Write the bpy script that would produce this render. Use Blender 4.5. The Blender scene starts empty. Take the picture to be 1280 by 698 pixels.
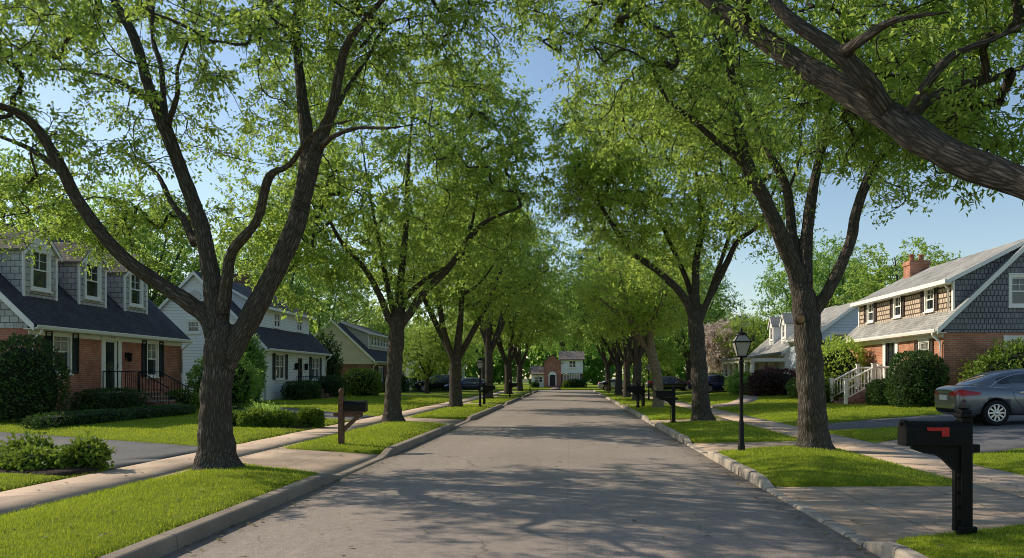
import bpy, bmesh, math, random
import numpy as np
from mathutils import Vector, Matrix, noise
from mathutils.geometry import delaunay_2d_cdt
from mathutils.bvhtree import BVHTree

random.seed(7)
RNG = np.random.default_rng(11)
sc = bpy.context.scene
COL = sc.collection
R = math.radians

# ------------------------------------------------------------------ camera and light
EYE = 1.65
F = 1000.0
cam = bpy.data.cameras.new('camera')
co = bpy.data.objects.new('camera', cam)
COL.objects.link(co)
co.location = (0, 0, EYE)
co.rotation_euler = (R(90), 0, 0)
cam.sensor_width = 36.0
cam.lens = F / 1280 * 36
cam.shift_x = -(712 - 640) / 1280
cam.shift_y = (472 - 349) / 1280
cam.clip_start = 0.05
cam.clip_end = 2000
sc.camera = co


def at(px, py, Y):
    return Vector(((px - 712) * Y / F, Y, EYE + (472 - py) * Y / F))


SUN_DIR = Vector((0.93, -0.37, 0)).normalized()
SUN_EL = R(33)
sun = bpy.data.lights.new('sun', 'SUN')
sun.energy = 5.0
sun.angle = R(0.36)
sun.color = (1.0, 0.88, 0.69)
so = bpy.data.objects.new('sun', sun)
COL.objects.link(so)
so.location = (-30, 20, 40)
ldir = Vector((SUN_DIR.x * math.cos(SUN_EL), SUN_DIR.y * math.cos(SUN_EL), -math.sin(SUN_EL)))
so.rotation_euler = ldir.to_track_quat('-Z', 'Y').to_euler()

w = bpy.data.worlds.new('World')
sc.world = w
w.use_nodes = True
nt = w.node_tree
bg = nt.nodes['Background']
sky = nt.nodes.new('ShaderNodeTexSky')
sky.sky_type = 'NISHITA'
sky.sun_disc = False
sky.sun_elevation = SUN_EL
sky.sun_rotation = math.atan2(-SUN_DIR.x, -SUN_DIR.y)
sky.air_density = 1.1
sky.dust_density = 0.45
sky.ozone_density = 1.25
nt.links.new(sky.outputs[0], bg.inputs[0])
bg.inputs[1].default_value = 0.15
sc.view_settings.view_transform = 'Standard'
sc.view_settings.look = 'None'
sc.view_settings.exposure = 0
sc.render.engine = 'CYCLES'
sc.cycles.max_bounces = 8
sc.cycles.diffuse_bounces = 5
sc.cycles.glossy_bounces = 2
sc.cycles.transmission_bounces = 4
sc.cycles.pixel_filter_type = 'BLACKMAN_HARRIS'
sc.cycles.filter_width = 0.95
sc.cycles.caustics_reflective = False
sc.cycles.caustics_refractive = False

# ------------------------------------------------------------------ material helpers


class NT:
    def __init__(self, name):
        self.m = bpy.data.materials.new(name)
        self.m.use_nodes = True
        self.t = self.m.node_tree
        self.b = self.t.nodes['Principled BSDF']
        self.out = self.t.nodes['Material Output']
        self.b.inputs['Specular IOR Level'].default_value = 0.3

    def n(self, typ, **kw):
        nd = self.t.nodes.new(typ)
        for k, v in kw.items():
            if k.startswith('i_'):
                nd.inputs[k[2:].replace('_', ' ')].default_value = v
            else:
                setattr(nd, k, v)
        return nd

    def l(self, a, b):
        self.t.links.new(a, b)

    def coords(self, kind='obj', scale=(1, 1, 1)):
        if kind == 'uv':
            s = self.n('ShaderNodeUVMap').outputs[0]
        elif kind == 'bark':
            s = self.n('ShaderNodeAttribute', attribute_name='bark_co').outputs['Vector']
        else:
            s = self.n('ShaderNodeTexCoord').outputs['Object']
        if scale != (1, 1, 1):
            mp = self.n('ShaderNodeMapping')
            mp.inputs['Scale'].default_value = scale
            self.l(s, mp.inputs[0])
            s = mp.outputs[0]
        return s

    def noise(self, co_, scale, detail=4, rough=0.6):
        nd = self.n('ShaderNodeTexNoise')
        nd.inputs['Scale'].default_value = scale
        nd.inputs['Detail'].default_value = detail
        nd.inputs['Roughness'].default_value = rough
        self.l(co_, nd.inputs['Vector'])
        return nd.outputs['Fac']

    def ramp(self, fac, stops):
        nd = self.n('ShaderNodeValToRGB')
        e = nd.color_ramp.elements
        while len(e) < len(stops):
            e.new(0.5)
        for k, (p, c) in enumerate(stops):
            e[k].position = p
            e[k].color = (*c, 1) if len(c) == 3 else c
        self.l(fac, nd.inputs[0])
        return nd.outputs[0]

    def mix(self, fac, a, b, mode='MIX'):
        nd = self.n('ShaderNodeMix', data_type='RGBA', blend_type=mode)
        if isinstance(fac, (int, float)):
            nd.inputs[0].default_value = fac
        else:
            self.l(fac, nd.inputs[0])
        for s, v in ((6, a), (7, b)):
            if isinstance(v, tuple):
                nd.inputs[s].default_value = (*v, 1) if len(v) == 3 else v
            else:
                self.l(v, nd.inputs[s])
        return nd.outputs[2]

    def math(self, op, a, b=None):
        nd = self.n('ShaderNodeMath', operation=op)
        for s, v in ((0, a), (1, b)):
            if v is None:
                continue
            if isinstance(v, (int, float)):
                nd.inputs[s].default_value = v
            else:
                self.l(v, nd.inputs[s])
        return nd.outputs[0]

    def bump(self, h, strength=0.5, dist=0.02):
        nd = self.n('ShaderNodeBump')
        nd.inputs['Strength'].default_value = strength
        nd.inputs['Distance'].default_value = dist
        self.l(h, nd.inputs['Height'])
        self.l(nd.outputs[0], self.b.inputs['Normal'])
        return nd

    def color(self, c):
        if isinstance(c, tuple):
            self.b.inputs['Base Color'].default_value = (*c, 1)
        else:
            self.l(c, self.b.inputs['Base Color'])

    def rough(self, v):
        self.b.inputs['Roughness'].default_value = v


def plain(name, c, rough=0.6, var=0.15, scale=6.0, bump=0.0, metal=0.0, spec=0.3):
    t = NT(name)
    f = t.noise(t.coords(), scale)
    a = tuple(x * (1 - var) for x in c)
    b = tuple(min(1, x * (1 + var)) for x in c)
    t.color(t.ramp(f, [(0.3, a), (0.7, b)]))
    t.rough(rough)
    t.b.inputs['Metallic'].default_value = metal
    t.b.inputs['Specular IOR Level'].default_value = spec
    if bump:
        t.bump(t.noise(t.coords(), scale * 6), bump, 0.01)
    return t.m


def asphalt_mat(name, c1, c2, streak=True):
    t = NT(name)
    o = t.coords()
    big = t.noise(o, 0.35, 5)
    col = t.ramp(big, [(0.3, c1), (0.7, c2)])
    if streak:
        st = t.noise(t.coords('obj', (1.3, 0.04, 1)), 1.0, 3)
        col = t.mix(t.math('MULTIPLY', st, 0.45), col, tuple(x * 0.62 for x in c1))
    fine = t.noise(o, 90, 2, 0.7)
    sp = t.ramp(fine, [(0.3, (0.55, 0.55, 0.55)), (0.5, (1, 1, 1)), (0.72, (1.5, 1.45, 1.4))])
    col = t.mix(1.0, col, sp, 'MULTIPLY')
    mid = t.noise(o, 11, 4, 0.7)
    col = t.mix(1.0, col, t.ramp(mid, [(0.3, (0.82, 0.82, 0.82)), (0.7, (1.14, 1.13, 1.12))]), 'MULTIPLY')
    # hairline cracks
    wob = t.n('ShaderNodeTexNoise', noise_dimensions='3D')
    wob.inputs['Scale'].default_value = 1.2
    t.l(o, wob.inputs['Vector'])
    ad = t.n('ShaderNodeVectorMath', operation='MULTIPLY_ADD')
    t.l(wob.outputs['Color'], ad.inputs[0])
    ad.inputs[1].default_value = (1.2, 1.2, 0)
    t.l(o, ad.inputs[2])
    vo = t.n('ShaderNodeTexVoronoi', feature='DISTANCE_TO_EDGE')
    vo.inputs['Scale'].default_value = 0.27
    t.l(ad.outputs[0], vo.inputs['Vector'])
    cr = t.math('LESS_THAN', vo.outputs['Distance'], 0.0035)
    msk = t.math('GREATER_THAN', t.noise(o, 0.25, 2), 0.5)
    cr = t.math('MULTIPLY', cr, msk)
    col = t.mix(t.math('MULTIPLY', cr, 0.45), col, tuple(x * 0.3 for x in c1))
    if streak:                                   # grit and dirt gathered along the kerbs
        sx = t.n('ShaderNodeSeparateXYZ')
        t.l(o, sx.inputs[0])
        dl = t.math('ABSOLUTE', t.math('ADD', sx.outputs[0], 0.45))
        gn = t.noise(o, 2.3, 4)
        ed = t.ramp(t.math('ADD', t.math('SUBTRACT', dl, 2.55), t.math('MULTIPLY', gn, 0.5)), [(0.55, (0, 0, 0)), (1.0, (1, 1, 1))])
        col = t.mix(t.math('MULTIPLY', ed, 0.5), col, (0.10, 0.082, 0.066))
        seam = t.math('LESS_THAN', t.math('ABSOLUTE', t.math('ADD', sx.outputs[0], t.math('MULTIPLY', gn, 0.05))), 0.012)
        col = t.mix(t.math('MULTIPLY', seam, 0.16), col, (0.09, 0.078, 0.07))
    t.color(col)
    t.rough(0.86)
    t.bump(t.math('ADD', fine, t.math('MULTIPLY', mid, 0.6)), 0.5, 0.012)
    return t.m


def concrete_mat(name, c, joint_axis=None, step=1.5, var=0.22):
    t = NT(name)
    o = t.coords()
    f = t.noise(o, 1.1, 6, 0.65)
    col = t.ramp(f, [(0.3, tuple(x * (1 - var) for x in c)), (0.7, tuple(x * (1 + var) for x in c))])
    fine = t.noise(o, 70, 2, 0.7)
    col = t.mix(1.0, col, t.ramp(fine, [(0.3, (0.75, 0.74, 0.73)), (0.7, (1.2, 1.2, 1.2))]), 'MULTIPLY')
    stain = t.noise(t.coords('obj', (1, 1, 1)), 0.45, 3)
    col = t.mix(t.ramp(stain, [(0.5, (0, 0, 0)), (0.75, (0.5, 0.5, 0.5))]), col, tuple(x * 0.55 for x in c))
    hgt = fine
    if joint_axis:
        sp = t.n('ShaderNodeSeparateXYZ')
        t.l(o, sp.inputs[0])
        for ax in joint_axis:
            fr = t.math('FRACT', t.math('DIVIDE', sp.outputs[ax], step))
            ln = t.math('LESS_THAN', fr, 0.016 / step * 1.2)
            col = t.mix(t.math('MULTIPLY', ln, 0.7), col, tuple(x * 0.25 for x in c))
    t.color(col)
    t.rough(0.9)
    t.bump(hgt, 0.35, 0.008)
    return t.m


def brick_mat(name, c1, c2, mortar, w_=0.21, h_=0.072, ms=0.011, bump=0.6, rough=0.85, var=0.35, offset=0.5):
    t = NT(name)
    uv = t.coords('uv')
    br = t.n('ShaderNodeTexBrick')
    br.inputs['Scale'].default_value = 1.0
    br.inputs['Brick Width'].default_value = w_
    br.inputs['Row Height'].default_value = h_
    br.inputs['Mortar Size'].default_value = ms
    br.inputs['Mortar Smooth'].default_value = 0.2
    br.inputs['Bias'].default_value = -0.1
    br.offset = offset
    br.inputs['Color1'].default_value = (*c1, 1)
    br.inputs['Color2'].default_value = (*c2, 1)
    br.inputs['Mortar'].default_value = (*mortar, 1)
    t.l(uv, br.inputs['Vector'])
    f = t.noise(t.coords(), 1.3, 5)
    col = t.mix(1.0, br.outputs['Color'], t.ramp(f, [(0.3, (1 - var,) * 3), (0.7, (1 + var,) * 3)]), 'MULTIPLY')
    f2 = t.noise(t.coords(), 22, 3)
    col = t.mix(1.0, col, t.ramp(f2, [(0.3, (0.8,) * 3), (0.7, (1.2,) * 3)]), 'MULTIPLY')
    t.color(col)
    t.rough(rough)
    inv = t.math('SUBTRACT', 1.0, br.outputs['Fac'])
    t.bump(t.math('ADD', inv, t.math('MULTIPLY', f2, 0.3)), bump, 0.02)
    return t.m


def siding_mat(name, c, row=0.16, var=0.08):
    t = NT(name)
    uv = t.coords('uv')
    sp = t.n('ShaderNodeSeparateXYZ')
    t.l(uv, sp.inputs[0])
    fr = t.math('FRACT', t.math('DIVIDE', sp.outputs[1], row))
    f = t.noise(t.coords(), 1.5, 4)
    col = t.ramp(f, [(0.3, tuple(x * (1 - var) for x in c)), (0.7, c)])
    ln = t.ramp(fr, [(0.0, (0.45,) * 3), (0.1, (1,) * 3), (0.9, (1,) * 3), (1.0, (0.85,) * 3)])
    col = t.mix(1.0, col, ln, 'MULTIPLY')
    t.color(col)
    t.rough(0.55)
    t.bump(t.math('SUBTRACT', 1.0, fr), 0.7, 0.02)
    return t.m


def leaf_mat(name, stops, trans=(0.30, 0.42, 0.05), tfac=0.45):
    t = NT(name)
    a = t.n('ShaderNodeAttribute', attribute_name='tint')
    col = t.ramp(a.outputs['Fac'], stops)
    t.color(col)
    t.rough(0.5)
    t.b.inputs['Specular IOR Level'].default_value = 0.25
    tr = t.n('ShaderNodeBsdfTranslucent')
    tc = t.mix(0.6, col, trans)
    t.l(tc, tr.inputs['Color'])
    mx = t.n('ShaderNodeMixShader')
    mx.inputs[0].default_value = tfac
    t.l(t.b.outputs[0], mx.inputs[1])
    t.l(tr.outputs[0], mx.inputs[2])
    t.l(mx.outputs[0], t.out.inputs[0])
    return t.m


def bark_mat(name, c1, c2, c3):
    t = NT(name)
    b = t.coords('bark')
    wob = t.noise(b, 6, 3)
    mp = t.n('ShaderNodeVectorMath', operation='MULTIPLY_ADD')
    cw = t.n('ShaderNodeCombineXYZ')
    t.l(wob, cw.inputs[0])
    t.l(wob, cw.inputs[1])
    t.l(cw.outputs[0], mp.inputs[0])
    mp.inputs[1].default_value = (0.07, 0.07, 0.0)
    t.l(t.coords('bark', (1, 1, .95)), mp.inputs[2])
    vo = t.n('ShaderNodeTexVoronoi', feature='DISTANCE_TO_EDGE')
    vo.inputs['Scale'].default_value = 30
    t.l(mp.outputs[0], vo.inputs['Vector'])
    ridge = t.ramp(vo.outputs['Distance'], [(0.0, (0, 0, 0)), (0.5, (1, 1, 1))])
    fine = t.noise(b, 60, 4, 0.7)
    big = t.noise(t.coords(), 1.5, 4)
    col = t.mix(ridge, c1, t.ramp(big, [(0.3, c2), (0.75, c3)]))
    col = t.mix(1.0, col, t.ramp(fine, [(0.3, (0.65,) * 3), (0.7, (1.3,) * 3)]), 'MULTIPLY')
    t.color(col)
    t.rough(0.92)
    t.b.inputs['Specular IOR Level'].default_value = 0.1
    t.bump(t.math('ADD', ridge, t.math('MULTIPLY', fine, 0.7)), 0.95, 0.03)
    return t.m


def glass_mat(name, c=(0.015, 0.018, 0.022)):
    t = NT(name)
    f = t.noise(t.coords('obj', (0.7, 0.7, 0.5)), 1.6, 3)
    t.color(t.ramp(f, [(0.4, c), (0.75, tuple(x * 3.5 for x in c))]))
    t.rough(0.04)
    t.b.inputs['Specular IOR Level'].default_value = 0.75
    t.bump(t.noise(t.coords(), 1.4, 1), 0.04, 0.05)
    return t.m


M = {}
M['road'] = asphalt_mat('asphalt', (0.30, 0.252, 0.22), (0.385, 0.325, 0.284))
M['drive'] = asphalt_mat('driveway_asphalt', (0.12, 0.12, 0.13), (0.16, 0.157, 0.163), False)
M['walk'] = concrete_mat('sidewalk_concrete', (0.47, 0.36, 0.278), (1,), 1.5)
M['apron'] = concrete_mat('apron_concrete', (0.39, 0.30, 0.23), (0, 1), 1.25, .3)
M['kerb'] = concrete_mat('kerb_concrete', (0.27, 0.225, 0.18))
M['kerbstone'] = concrete_mat('kerb_stone', (0.40, 0.345, 0.285), None, 1.5, 0.3)
M['brick_red'] = brick_mat('red_brick', (0.53, 0.165, 0.095), (0.37, 0.11, 0.066), (0.40, 0.30, 0.235))
M['brick_orange'] = brick_mat('orange_brick', (0.50, 0.185, 0.09), (0.36, 0.12, 0.062), (0.42, 0.32, 0.24))
M['brick_brown'] = brick_mat('brown_brick', (0.26, 0.11, 0.07), (0.18, 0.08, 0.055), (0.22, 0.17, 0.14))
M['siding_white'] = siding_mat('white_clapboard', (0.93, 0.92, 0.90), 0.18)
M['siding_cream'] = siding_mat('cream_clapboard', (0.68, 0.60, 0.49), 0.2)
M['siding_blue'] = siding_mat('pale_blue_siding', (0.62, 0.68, 0.76), 0.18)
M['siding_grey'] = siding_mat('pale_grey_siding', (0.62, 0.61, 0.58), 0.18)
M['shingle_grey'] = brick_mat('grey_shake', (0.52, 0.51, 0.49), (0.43, 0.42, 0.41), (0.14, 0.14, 0.14), 0.30, 0.22, 0.012, 0.9, 0.85, 0.14)
M['shingle_dark'] = brick_mat('slate_shake', (0.25, 0.25, 0.262), (0.195, 0.195, 0.207), (0.05, 0.05, 0.058), 0.155, 0.215, 0.013, 0.9, 0.85, 0.16)
M['shingle_tan'] = brick_mat('tan_shake', (0.60, 0.475, 0.365), (0.50, 0.39, 0.30), (0.085, 0.06, 0.045), 0.22, 0.205, 0.028, 0.9, 0.85, 0.15)
M['roof_dark'] = brick_mat('charcoal_roof_shingle', (0.066, 0.065, 0.068), (0.046, 0.046, 0.05), (0.015, 0.015, 0.018), 0.3, 0.14, 0.008, 0.5, 0.9, 0.3)
M['roof_grey'] = brick_mat('grey_roof_shingle', (0.36, 0.35, 0.325), (0.27, 0.265, 0.245), (0.1, 0.1, 0.095), 0.3, 0.14, 0.008, 0.5, 0.9, 0.3)
M['roof_brown'] = brick_mat('brown_roof_shingle', (0.19, 0.16, 0.14), (0.14, 0.12, 0.105), (0.07, 0.06, 0.05), 0.3, 0.14, 0.008, 0.5, 0.9, 0.3)
M['trim'] = plain('white_trim', (0.88, 0.86, 0.80), 0.5, 0.05, 2)
M['trim_dim'] = plain('aged_white_trim', (0.62, 0.6, 0.54), 0.5, 0.08, 2)
M['shutter'] = plain('dark_shutter', (0.018, 0.02, 0.024), 0.5, 0.2, 8)
M['shutter_brown'] = plain('brown_shutter', (0.06, 0.042, 0.035), 0.5, 0.2, 8)
M['black'] = plain('black_paint', (0.006, 0.006, 0.0065), 0.45, 0.3, 20, 0.05, 0, .2)
M['iron'] = plain('wrought_iron', (0.014, 0.014, 0.015), 0.5, 0.3, 20)
M['glass'] = glass_mat('window_glass')
M['door_dark'] = plain('dark_door', (0.03, 0.028, 0.03), 0.4, 0.2, 5)
M['curtain'] = plain('curtain', (0.42, 0.40, 0.36), 0.8, 0.2, 9)
M['wood_red'] = plain('weathered_brown_wood', (0.115, 0.066, 0.042), 0.75, 0.35, 14, 0.4)
M['mulch'] = plain('mulch', (0.045, 0.028, 0.02), 0.95, 0.5, 30, 1.0)
M['flag'] = plain('red_flag', (0.55, 0.035, 0.03), 0.4, 0.1, 10)
M['lampglass'] = plain('frosted_glass', (0.33, 0.315, 0.285), 0.25, 0.08, 6)
M['stone'] = plain('stone', (0.34, 0.29, 0.24), 0.9, 0.3, 9, 0.5)
M['step_brick'] = brick_mat('step_brick', (0.24, 0.10, 0.075), (0.17, 0.07, 0.055), (0.22, 0.17, 0.15))
M['clay'] = plain('clay_pot', (0.33, 0.14, 0.085), 0.8, 0.2, 8)
M['ground'] = plain('ground', (0.06, 0.09, 0.022), 1.0, 0.3, 0.4)
G_STOPS = [(0.0, (0.066, 0.13, 0.027)), (0.35, (0.155, 0.265, 0.048)), (0.7, (0.275, 0.40, 0.07)), (1.0, (0.45, 0.52, 0.115))]
M['leaf_maple'] = leaf_mat('maple_leaf', G_STOPS, (0.65, 0.84, 0.155), 0.54)
M['leaf_bright'] = leaf_mat('bright_leaf', [(0.0, (0.15, 0.265, 0.045)), (0.4, (0.285, 0.45, 0.075)), (1.0, (0.48, 0.60, 0.125))], (0.75, 0.85, 0.15), 0.55)
M['leaf_deep'] = leaf_mat('deep_leaf', [(0.0, (0.055, 0.14, 0.035)), (0.4, (0.118, 0.255, 0.058)), (1.0, (0.25, 0.41, 0.09))], (0.58, 0.80, 0.155), 0.55)
M['leaf_yew'] = leaf_mat('yew_leaf', [(0.0, (0.018, 0.045, 0.012)), (0.5, (0.042, 0.10, 0.02)), (1.0, (0.10, 0.17, 0.032))], (0.12, 0.22, 0.04), 0.2)
M['leaf_box'] = leaf_mat('boxwood_leaf', [(0.0, (0.05, 0.11, 0.014)), (0.5, (0.12, 0.21, 0.022)), (1.0, (0.27, 0.34, 0.055))], (0.35, 0.46, 0.06), 0.3)
M['leaf_plum'] = leaf_mat('plum_leaf', [(0.0, (0.035, 0.02, 0.02)), (0.5, (0.085, 0.042, 0.042)), (1.0, (0.17, 0.09, 0.075))], (0.3, 0.08, 0.08), 0.3)
M['blossom'] = leaf_mat('blossom', [(0.0, (0.22, 0.20, 0.12)), (0.3, (0.58, 0.49, 0.42)), (1.0, (0.88, 0.77, 0.71))], (0.75, 0.58, 0.54), 0.35)
M['grass'] = leaf_mat('grass_blade', [(0.0, (0.07, 0.13, 0.008)), (0.45, (0.225, 0.325, 0.024)), (0.8, (0.38, 0.465, 0.045)), (1.0, (0.50, 0.46, 0.12))], (0.58, 0.64, 0.04), 0.42)
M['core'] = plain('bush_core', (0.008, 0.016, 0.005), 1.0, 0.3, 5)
M['bark'] = bark_mat('maple_bark', (0.055, 0.047, 0.039), (0.15, 0.13, 0.107), (0.25, 0.22, 0.182))
M['bark_pale'] = bark_mat('pale_bark', (0.20, 0.155, 0.11), (0.42, 0.34, 0.25), (0.55, 0.46, 0.35))


def lawn_mat():
    t = NT('lawn')
    o = t.coords()
    f = t.noise(o, 0.7, 5, 0.65)
    col = t.ramp(f, [(0.25, (0.13, 0.20, 0.014)), (0.5, (0.23, 0.31, 0.022)), (0.8, (0.35, 0.39, 0.042))])
    f2 = t.noise(o, 45, 3, 0.8)
    col = t.mix(1.0, col, t.ramp(f2, [(0.25, (0.35,) * 3), (0.5, (0.9,) * 3), (0.8, (1.6, 1.5, 1.3))]), 'MULTIPLY')
    f3 = t.noise(o, 6, 4)
    col = t.mix(1.0, col, t.ramp(f3, [(0.3, (0.75,) * 3), (0.7, (1.2,) * 3)]), 'MULTIPLY')
    t.color(col)
    t.rough(0.95)
    t.b.inputs['Specular IOR Level'].default_value = 0.1
    t.bump(f2, 1.0, 0.04)
    return t.m


M['lawn'] = lawn_mat()

# ------------------------------------------------------------------ object helpers


def tag(o, label=None, cat=None, group=None, kind=None):
    if label:
        o['label'] = label
    if cat:
        o['category'] = cat
    if group:
        o['group'] = group
    if kind:
        o['kind'] = kind
    return o


def empty(name, loc, label, cat, group=None):
    o = bpy.data.objects.new(name, None)
    o.empty_display_size = 0.2
    COL.objects.link(o)
    o.location = loc
    return tag(o, label, cat, group)


def kids(o):
    return [c for c in COL.objects if c.parent == o]


def copy_tree(o, parent=None):
    c = o.copy()
    COL.objects.link(c)
    if parent is not None:
        c.parent = parent
    for ch in kids(o):
        copy_tree(ch, c)
    return c


def np_mesh(name, verts, faces, mats, attrs=None, smooth=False, midx=None, vattrs=None):
    me = bpy.data.meshes.new(name)
    verts = np.asarray(verts, dtype=np.float32)
    nv = len(verts)
    if isinstance(faces, np.ndarray):
        faces = [faces]
    nl = sum(f.size for f in faces)
    nf = sum(len(f) for f in faces)
    me.vertices.add(nv)
    me.vertices.foreach_set('co', verts.ravel())
    me.loops.add(nl)
    me.loops.foreach_set('vertex_index', np.concatenate([f.ravel() for f in faces]).astype(np.int32))
    me.polygons.add(nf)
    tot = np.concatenate([np.full(len(f), f.shape[1]) for f in faces]).astype(np.int32)
    st = np.concatenate([[0], np.cumsum(tot)[:-1]]).astype(np.int32)
    me.polygons.foreach_set('loop_start', st)
    if midx is not None:
        me.polygons.foreach_set('material_index', np.asarray(midx, dtype=np.int32))
    me.polygons.foreach_set('use_smooth', np.full(nf, bool(smooth)))
    for k, a in (attrs or {}).items():
        at_ = me.attributes.new(k, 'FLOAT', 'POINT')
        at_.data.foreach_set('value', np.asarray(a, dtype=np.float32))
    for k, a in (vattrs or {}).items():
        at_ = me.attributes.new(k, 'FLOAT_VECTOR', 'POINT')
        at_.data.foreach_set('vector', np.asarray(a, dtype=np.float32).ravel())
    for m in (mats if isinstance(mats, (list, tuple)) else [mats]):
        me.materials.append(m)
    me.update(calc_edges=True)
    return me


def link(name, me, parent=None, loc=None):
    o = bpy.data.objects.new(name, me)
    COL.objects.link(o)
    if parent is not None:
        o.parent = parent
    if loc is not None:
        o.location = loc
    return o


class MB:
    """collects polygons in a local frame and links them as ONE mesh object"""

    def __init__(self, tf=None, origin=(0, 0, 0)):
        self.v, self.f, self.mi, self.sm = [], [], [], []
        self.tf = tf
        self.o = Vector(origin)
        self.cur = 0
        self.smooth = False

    def add(self, pts, faces):
        n = len(self.v)
        self.v += [tuple(p) for p in pts]
        for fc in faces:
            self.f.append([n + i for i in fc])
            self.mi.append(self.cur)
            self.sm.append(self.smooth)

    def quad(self, *pts):
        self.add(pts, [list(range(len(pts)))])

    def box(self, a0, a1, b0, b1, c0, c1):
        p = [(a0, b0, c0), (a1, b0, c0), (a1, b1, c0), (a0, b1, c0), (a0, b0, c1), (a1, b0, c1), (a1, b1, c1), (a0, b1, c1)]
        self.add(p, [[3, 2, 1, 0], [4, 5, 6, 7], [0, 1, 5, 4], [1, 2, 6, 5], [2, 3, 7, 6], [3, 0, 4, 7]])

    def bbox(self, a0, a1, b0, b1, c0, c1, r=0.01):
        """box with chamfered edges"""
        bm = bmesh.new()
        bmesh.ops.create_cube(bm, size=1.0)
        for v in bm.verts:
            v.co = Vector(((a0 + a1) / 2 + v.co.x * (a1 - a0), (b0 + b1) / 2 + v.co.y * (b1 - b0), (c0 + c1) / 2 + v.co.z * (c1 - c0)))
        bmesh.ops.bevel(bm, geom=list(bm.edges), offset=r, segments=2, affect='EDGES', profile=0.6)
        bm.verts.index_update()
        self.add([v.co.copy() for v in bm.verts], [[v.index for v in f.verts] for f in bm.faces])
        bm.free()

    def prism(self, poly, axis, t0, t1):
        """extrude a 2-D polygon along an axis: 0 -> poly is (b,c), 1 -> (a,c), 2 -> (a,b)"""
        def P(q, t):
            return (t, q[0], q[1]) if axis == 0 else ((q[0], t, q[1]) if axis == 1 else (q[0], q[1], t))
        n = len(poly)
        pts = [P(q, t0) for q in poly] + [P(q, t1) for q in poly]
        self.add(pts, [list(range(n))[::-1], list(range(n, 2 * n))] + [[i, (i + 1) % n, n + (i + 1) % n, n + i] for i in range(n)])

    def tube(self, pts, radii, n=8, caps=True):
        pts = [Vector(p) for p in pts]
        if isinstance(radii, (int, float)):
            radii = [radii] * len(pts)
        rings = []
        up = Vector((0, 0, 1))
        for i, p in enumerate(pts):
            d = (pts[min(i + 1, len(pts) - 1)] - pts[max(i - 1, 0)]).normalized()
            s = d.cross(up)
            if s.length < 0.05:
                s = d.cross(Vector((0, 1, 0)))
            s.normalize()
            t = s.cross(d)
            rings.append([p + (s * math.cos(2 * math.pi * k / n) + t * math.sin(2 * math.pi * k / n)) * radii[i] for k in range(n)])
        flat = [q for r_ in rings for q in r_]
        fs = []
        for i in range(len(pts) - 1):
            for k in range(n):
                fs.append([i * n + k, i * n + (k + 1) % n, (i + 1) * n + (k + 1) % n, (i + 1) * n + k])
        if caps:
            fs += [list(range(n))[::-1], [(len(pts) - 1) * n + k for k in range(n)]]
        sm = self.smooth
        self.smooth = n > 5
        self.add(flat, fs)
        self.smooth = sm

    def lathe(self, prof, n=16, c=(0, 0), axis=2, caps=True):
        flat = []
        for r_, z in prof:
            for k in range(n):
                a = 2 * math.pi * k / n
                q = (r_ * math.cos(a), r_ * math.sin(a))
                flat.append((c[0] + q[0], c[1] + q[1], z) if axis == 2 else (c[0] + q[0], z, c[1] + q[1]))
        fs = []
        for i in range(len(prof) - 1):
            for k in range(n):
                fs.append([i * n + k, i * n + (k + 1) % n, (i + 1) * n + (k + 1) % n, (i + 1) * n + k])
        sm = self.smooth
        self.smooth = n > 6
        self.add(flat, fs)
        self.smooth = False
        if not caps:
            self.smooth = sm
            return
        self.add([flat[k] for k in range(n)], [list(range(n))[::-1]])
        self.add([flat[(len(prof) - 1) * n + k] for k in range(n)], [list(range(n))])
        self.smooth = sm

    def cdt(self, outer, holes, P):
        """flat polygon with rectangular holes mapped through P(s,t)"""
        pts = [Vector(q) for q in outer]
        edges = [(i, (i + 1) % len(outer)) for i in range(len(outer))]
        for (s0, s1, t0, t1) in holes:
            n = len(pts)
            pts += [Vector(q) for q in ((s0, t0), (s1, t0), (s1, t1), (s0, t1))]
            edges += [(n, n + 1), (n + 1, n + 2), (n + 2, n + 3), (n + 3, n)]
        vs, _, fs, *_r = delaunay_2d_cdt(pts, edges, [list(range(len(outer)))], 1, 1e-5)
        keep = []
        for f in fs:
            c = sum((vs[i] for i in f), Vector((0, 0))) / len(f)
            if any(s0 < c.x < s1 and t0 < c.y < t1 for (s0, s1, t0, t1) in holes):
                continue
            keep.append(list(f))
        self.add([P(v.x, v.y) for v in vs], keep)

    def build(self, name, mats, parent=None, recalc=True):
        me = bpy.data.meshes.new(name)
        W = [(self.tf(*p) if self.tf else Vector(p)) - self.o for p in self.v]
        bm = bmesh.new()
        bv = [bm.verts.new(p) for p in W]
        uvl = bm.loops.layers.uv.new('UVMap')
        L = [Vector(p) for p in self.v]
        for fc, mi, sm in zip(self.f, self.mi, self.sm):
            try:
                f = bm.faces.new([bv[i] for i in fc])
            except ValueError:
                continue
            f.material_index = mi
            f.smooth = sm
            # normal in the local frame
            nrm = Vector((0, 0, 0))
            for i in range(len(fc)):
                a, b = L[fc[i]], L[fc[(i + 1) % len(fc)]]
                nrm += a.cross(b)
            if nrm.length < 1e-12:
                nrm = Vector((0, 0, 1))
            nrm.normalize()
            if nrm.z < 0:
                nrm = -nrm
            if nrm.z > 0.98:
                tx, ty = Vector((1, 0, 0)), Vector((0, 1, 0))
            else:
                tx = Vector((0, 0, 1)).cross(nrm).normalized()
                ty = nrm.cross(tx)
            for lp, i in zip(f.loops, fc):
                lp[uvl].uv = (L[i].dot(tx), L[i].dot(ty))
        if recalc:
            bmesh.ops.recalc_face_normals(bm, faces=list(bm.faces))
        bm.to_mesh(me)
        bm.free()
        for m in (mats if isinstance(mats, (list, tuple)) else [mats]):
            me.materials.append(m)
        return link(name, me, parent)
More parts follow.
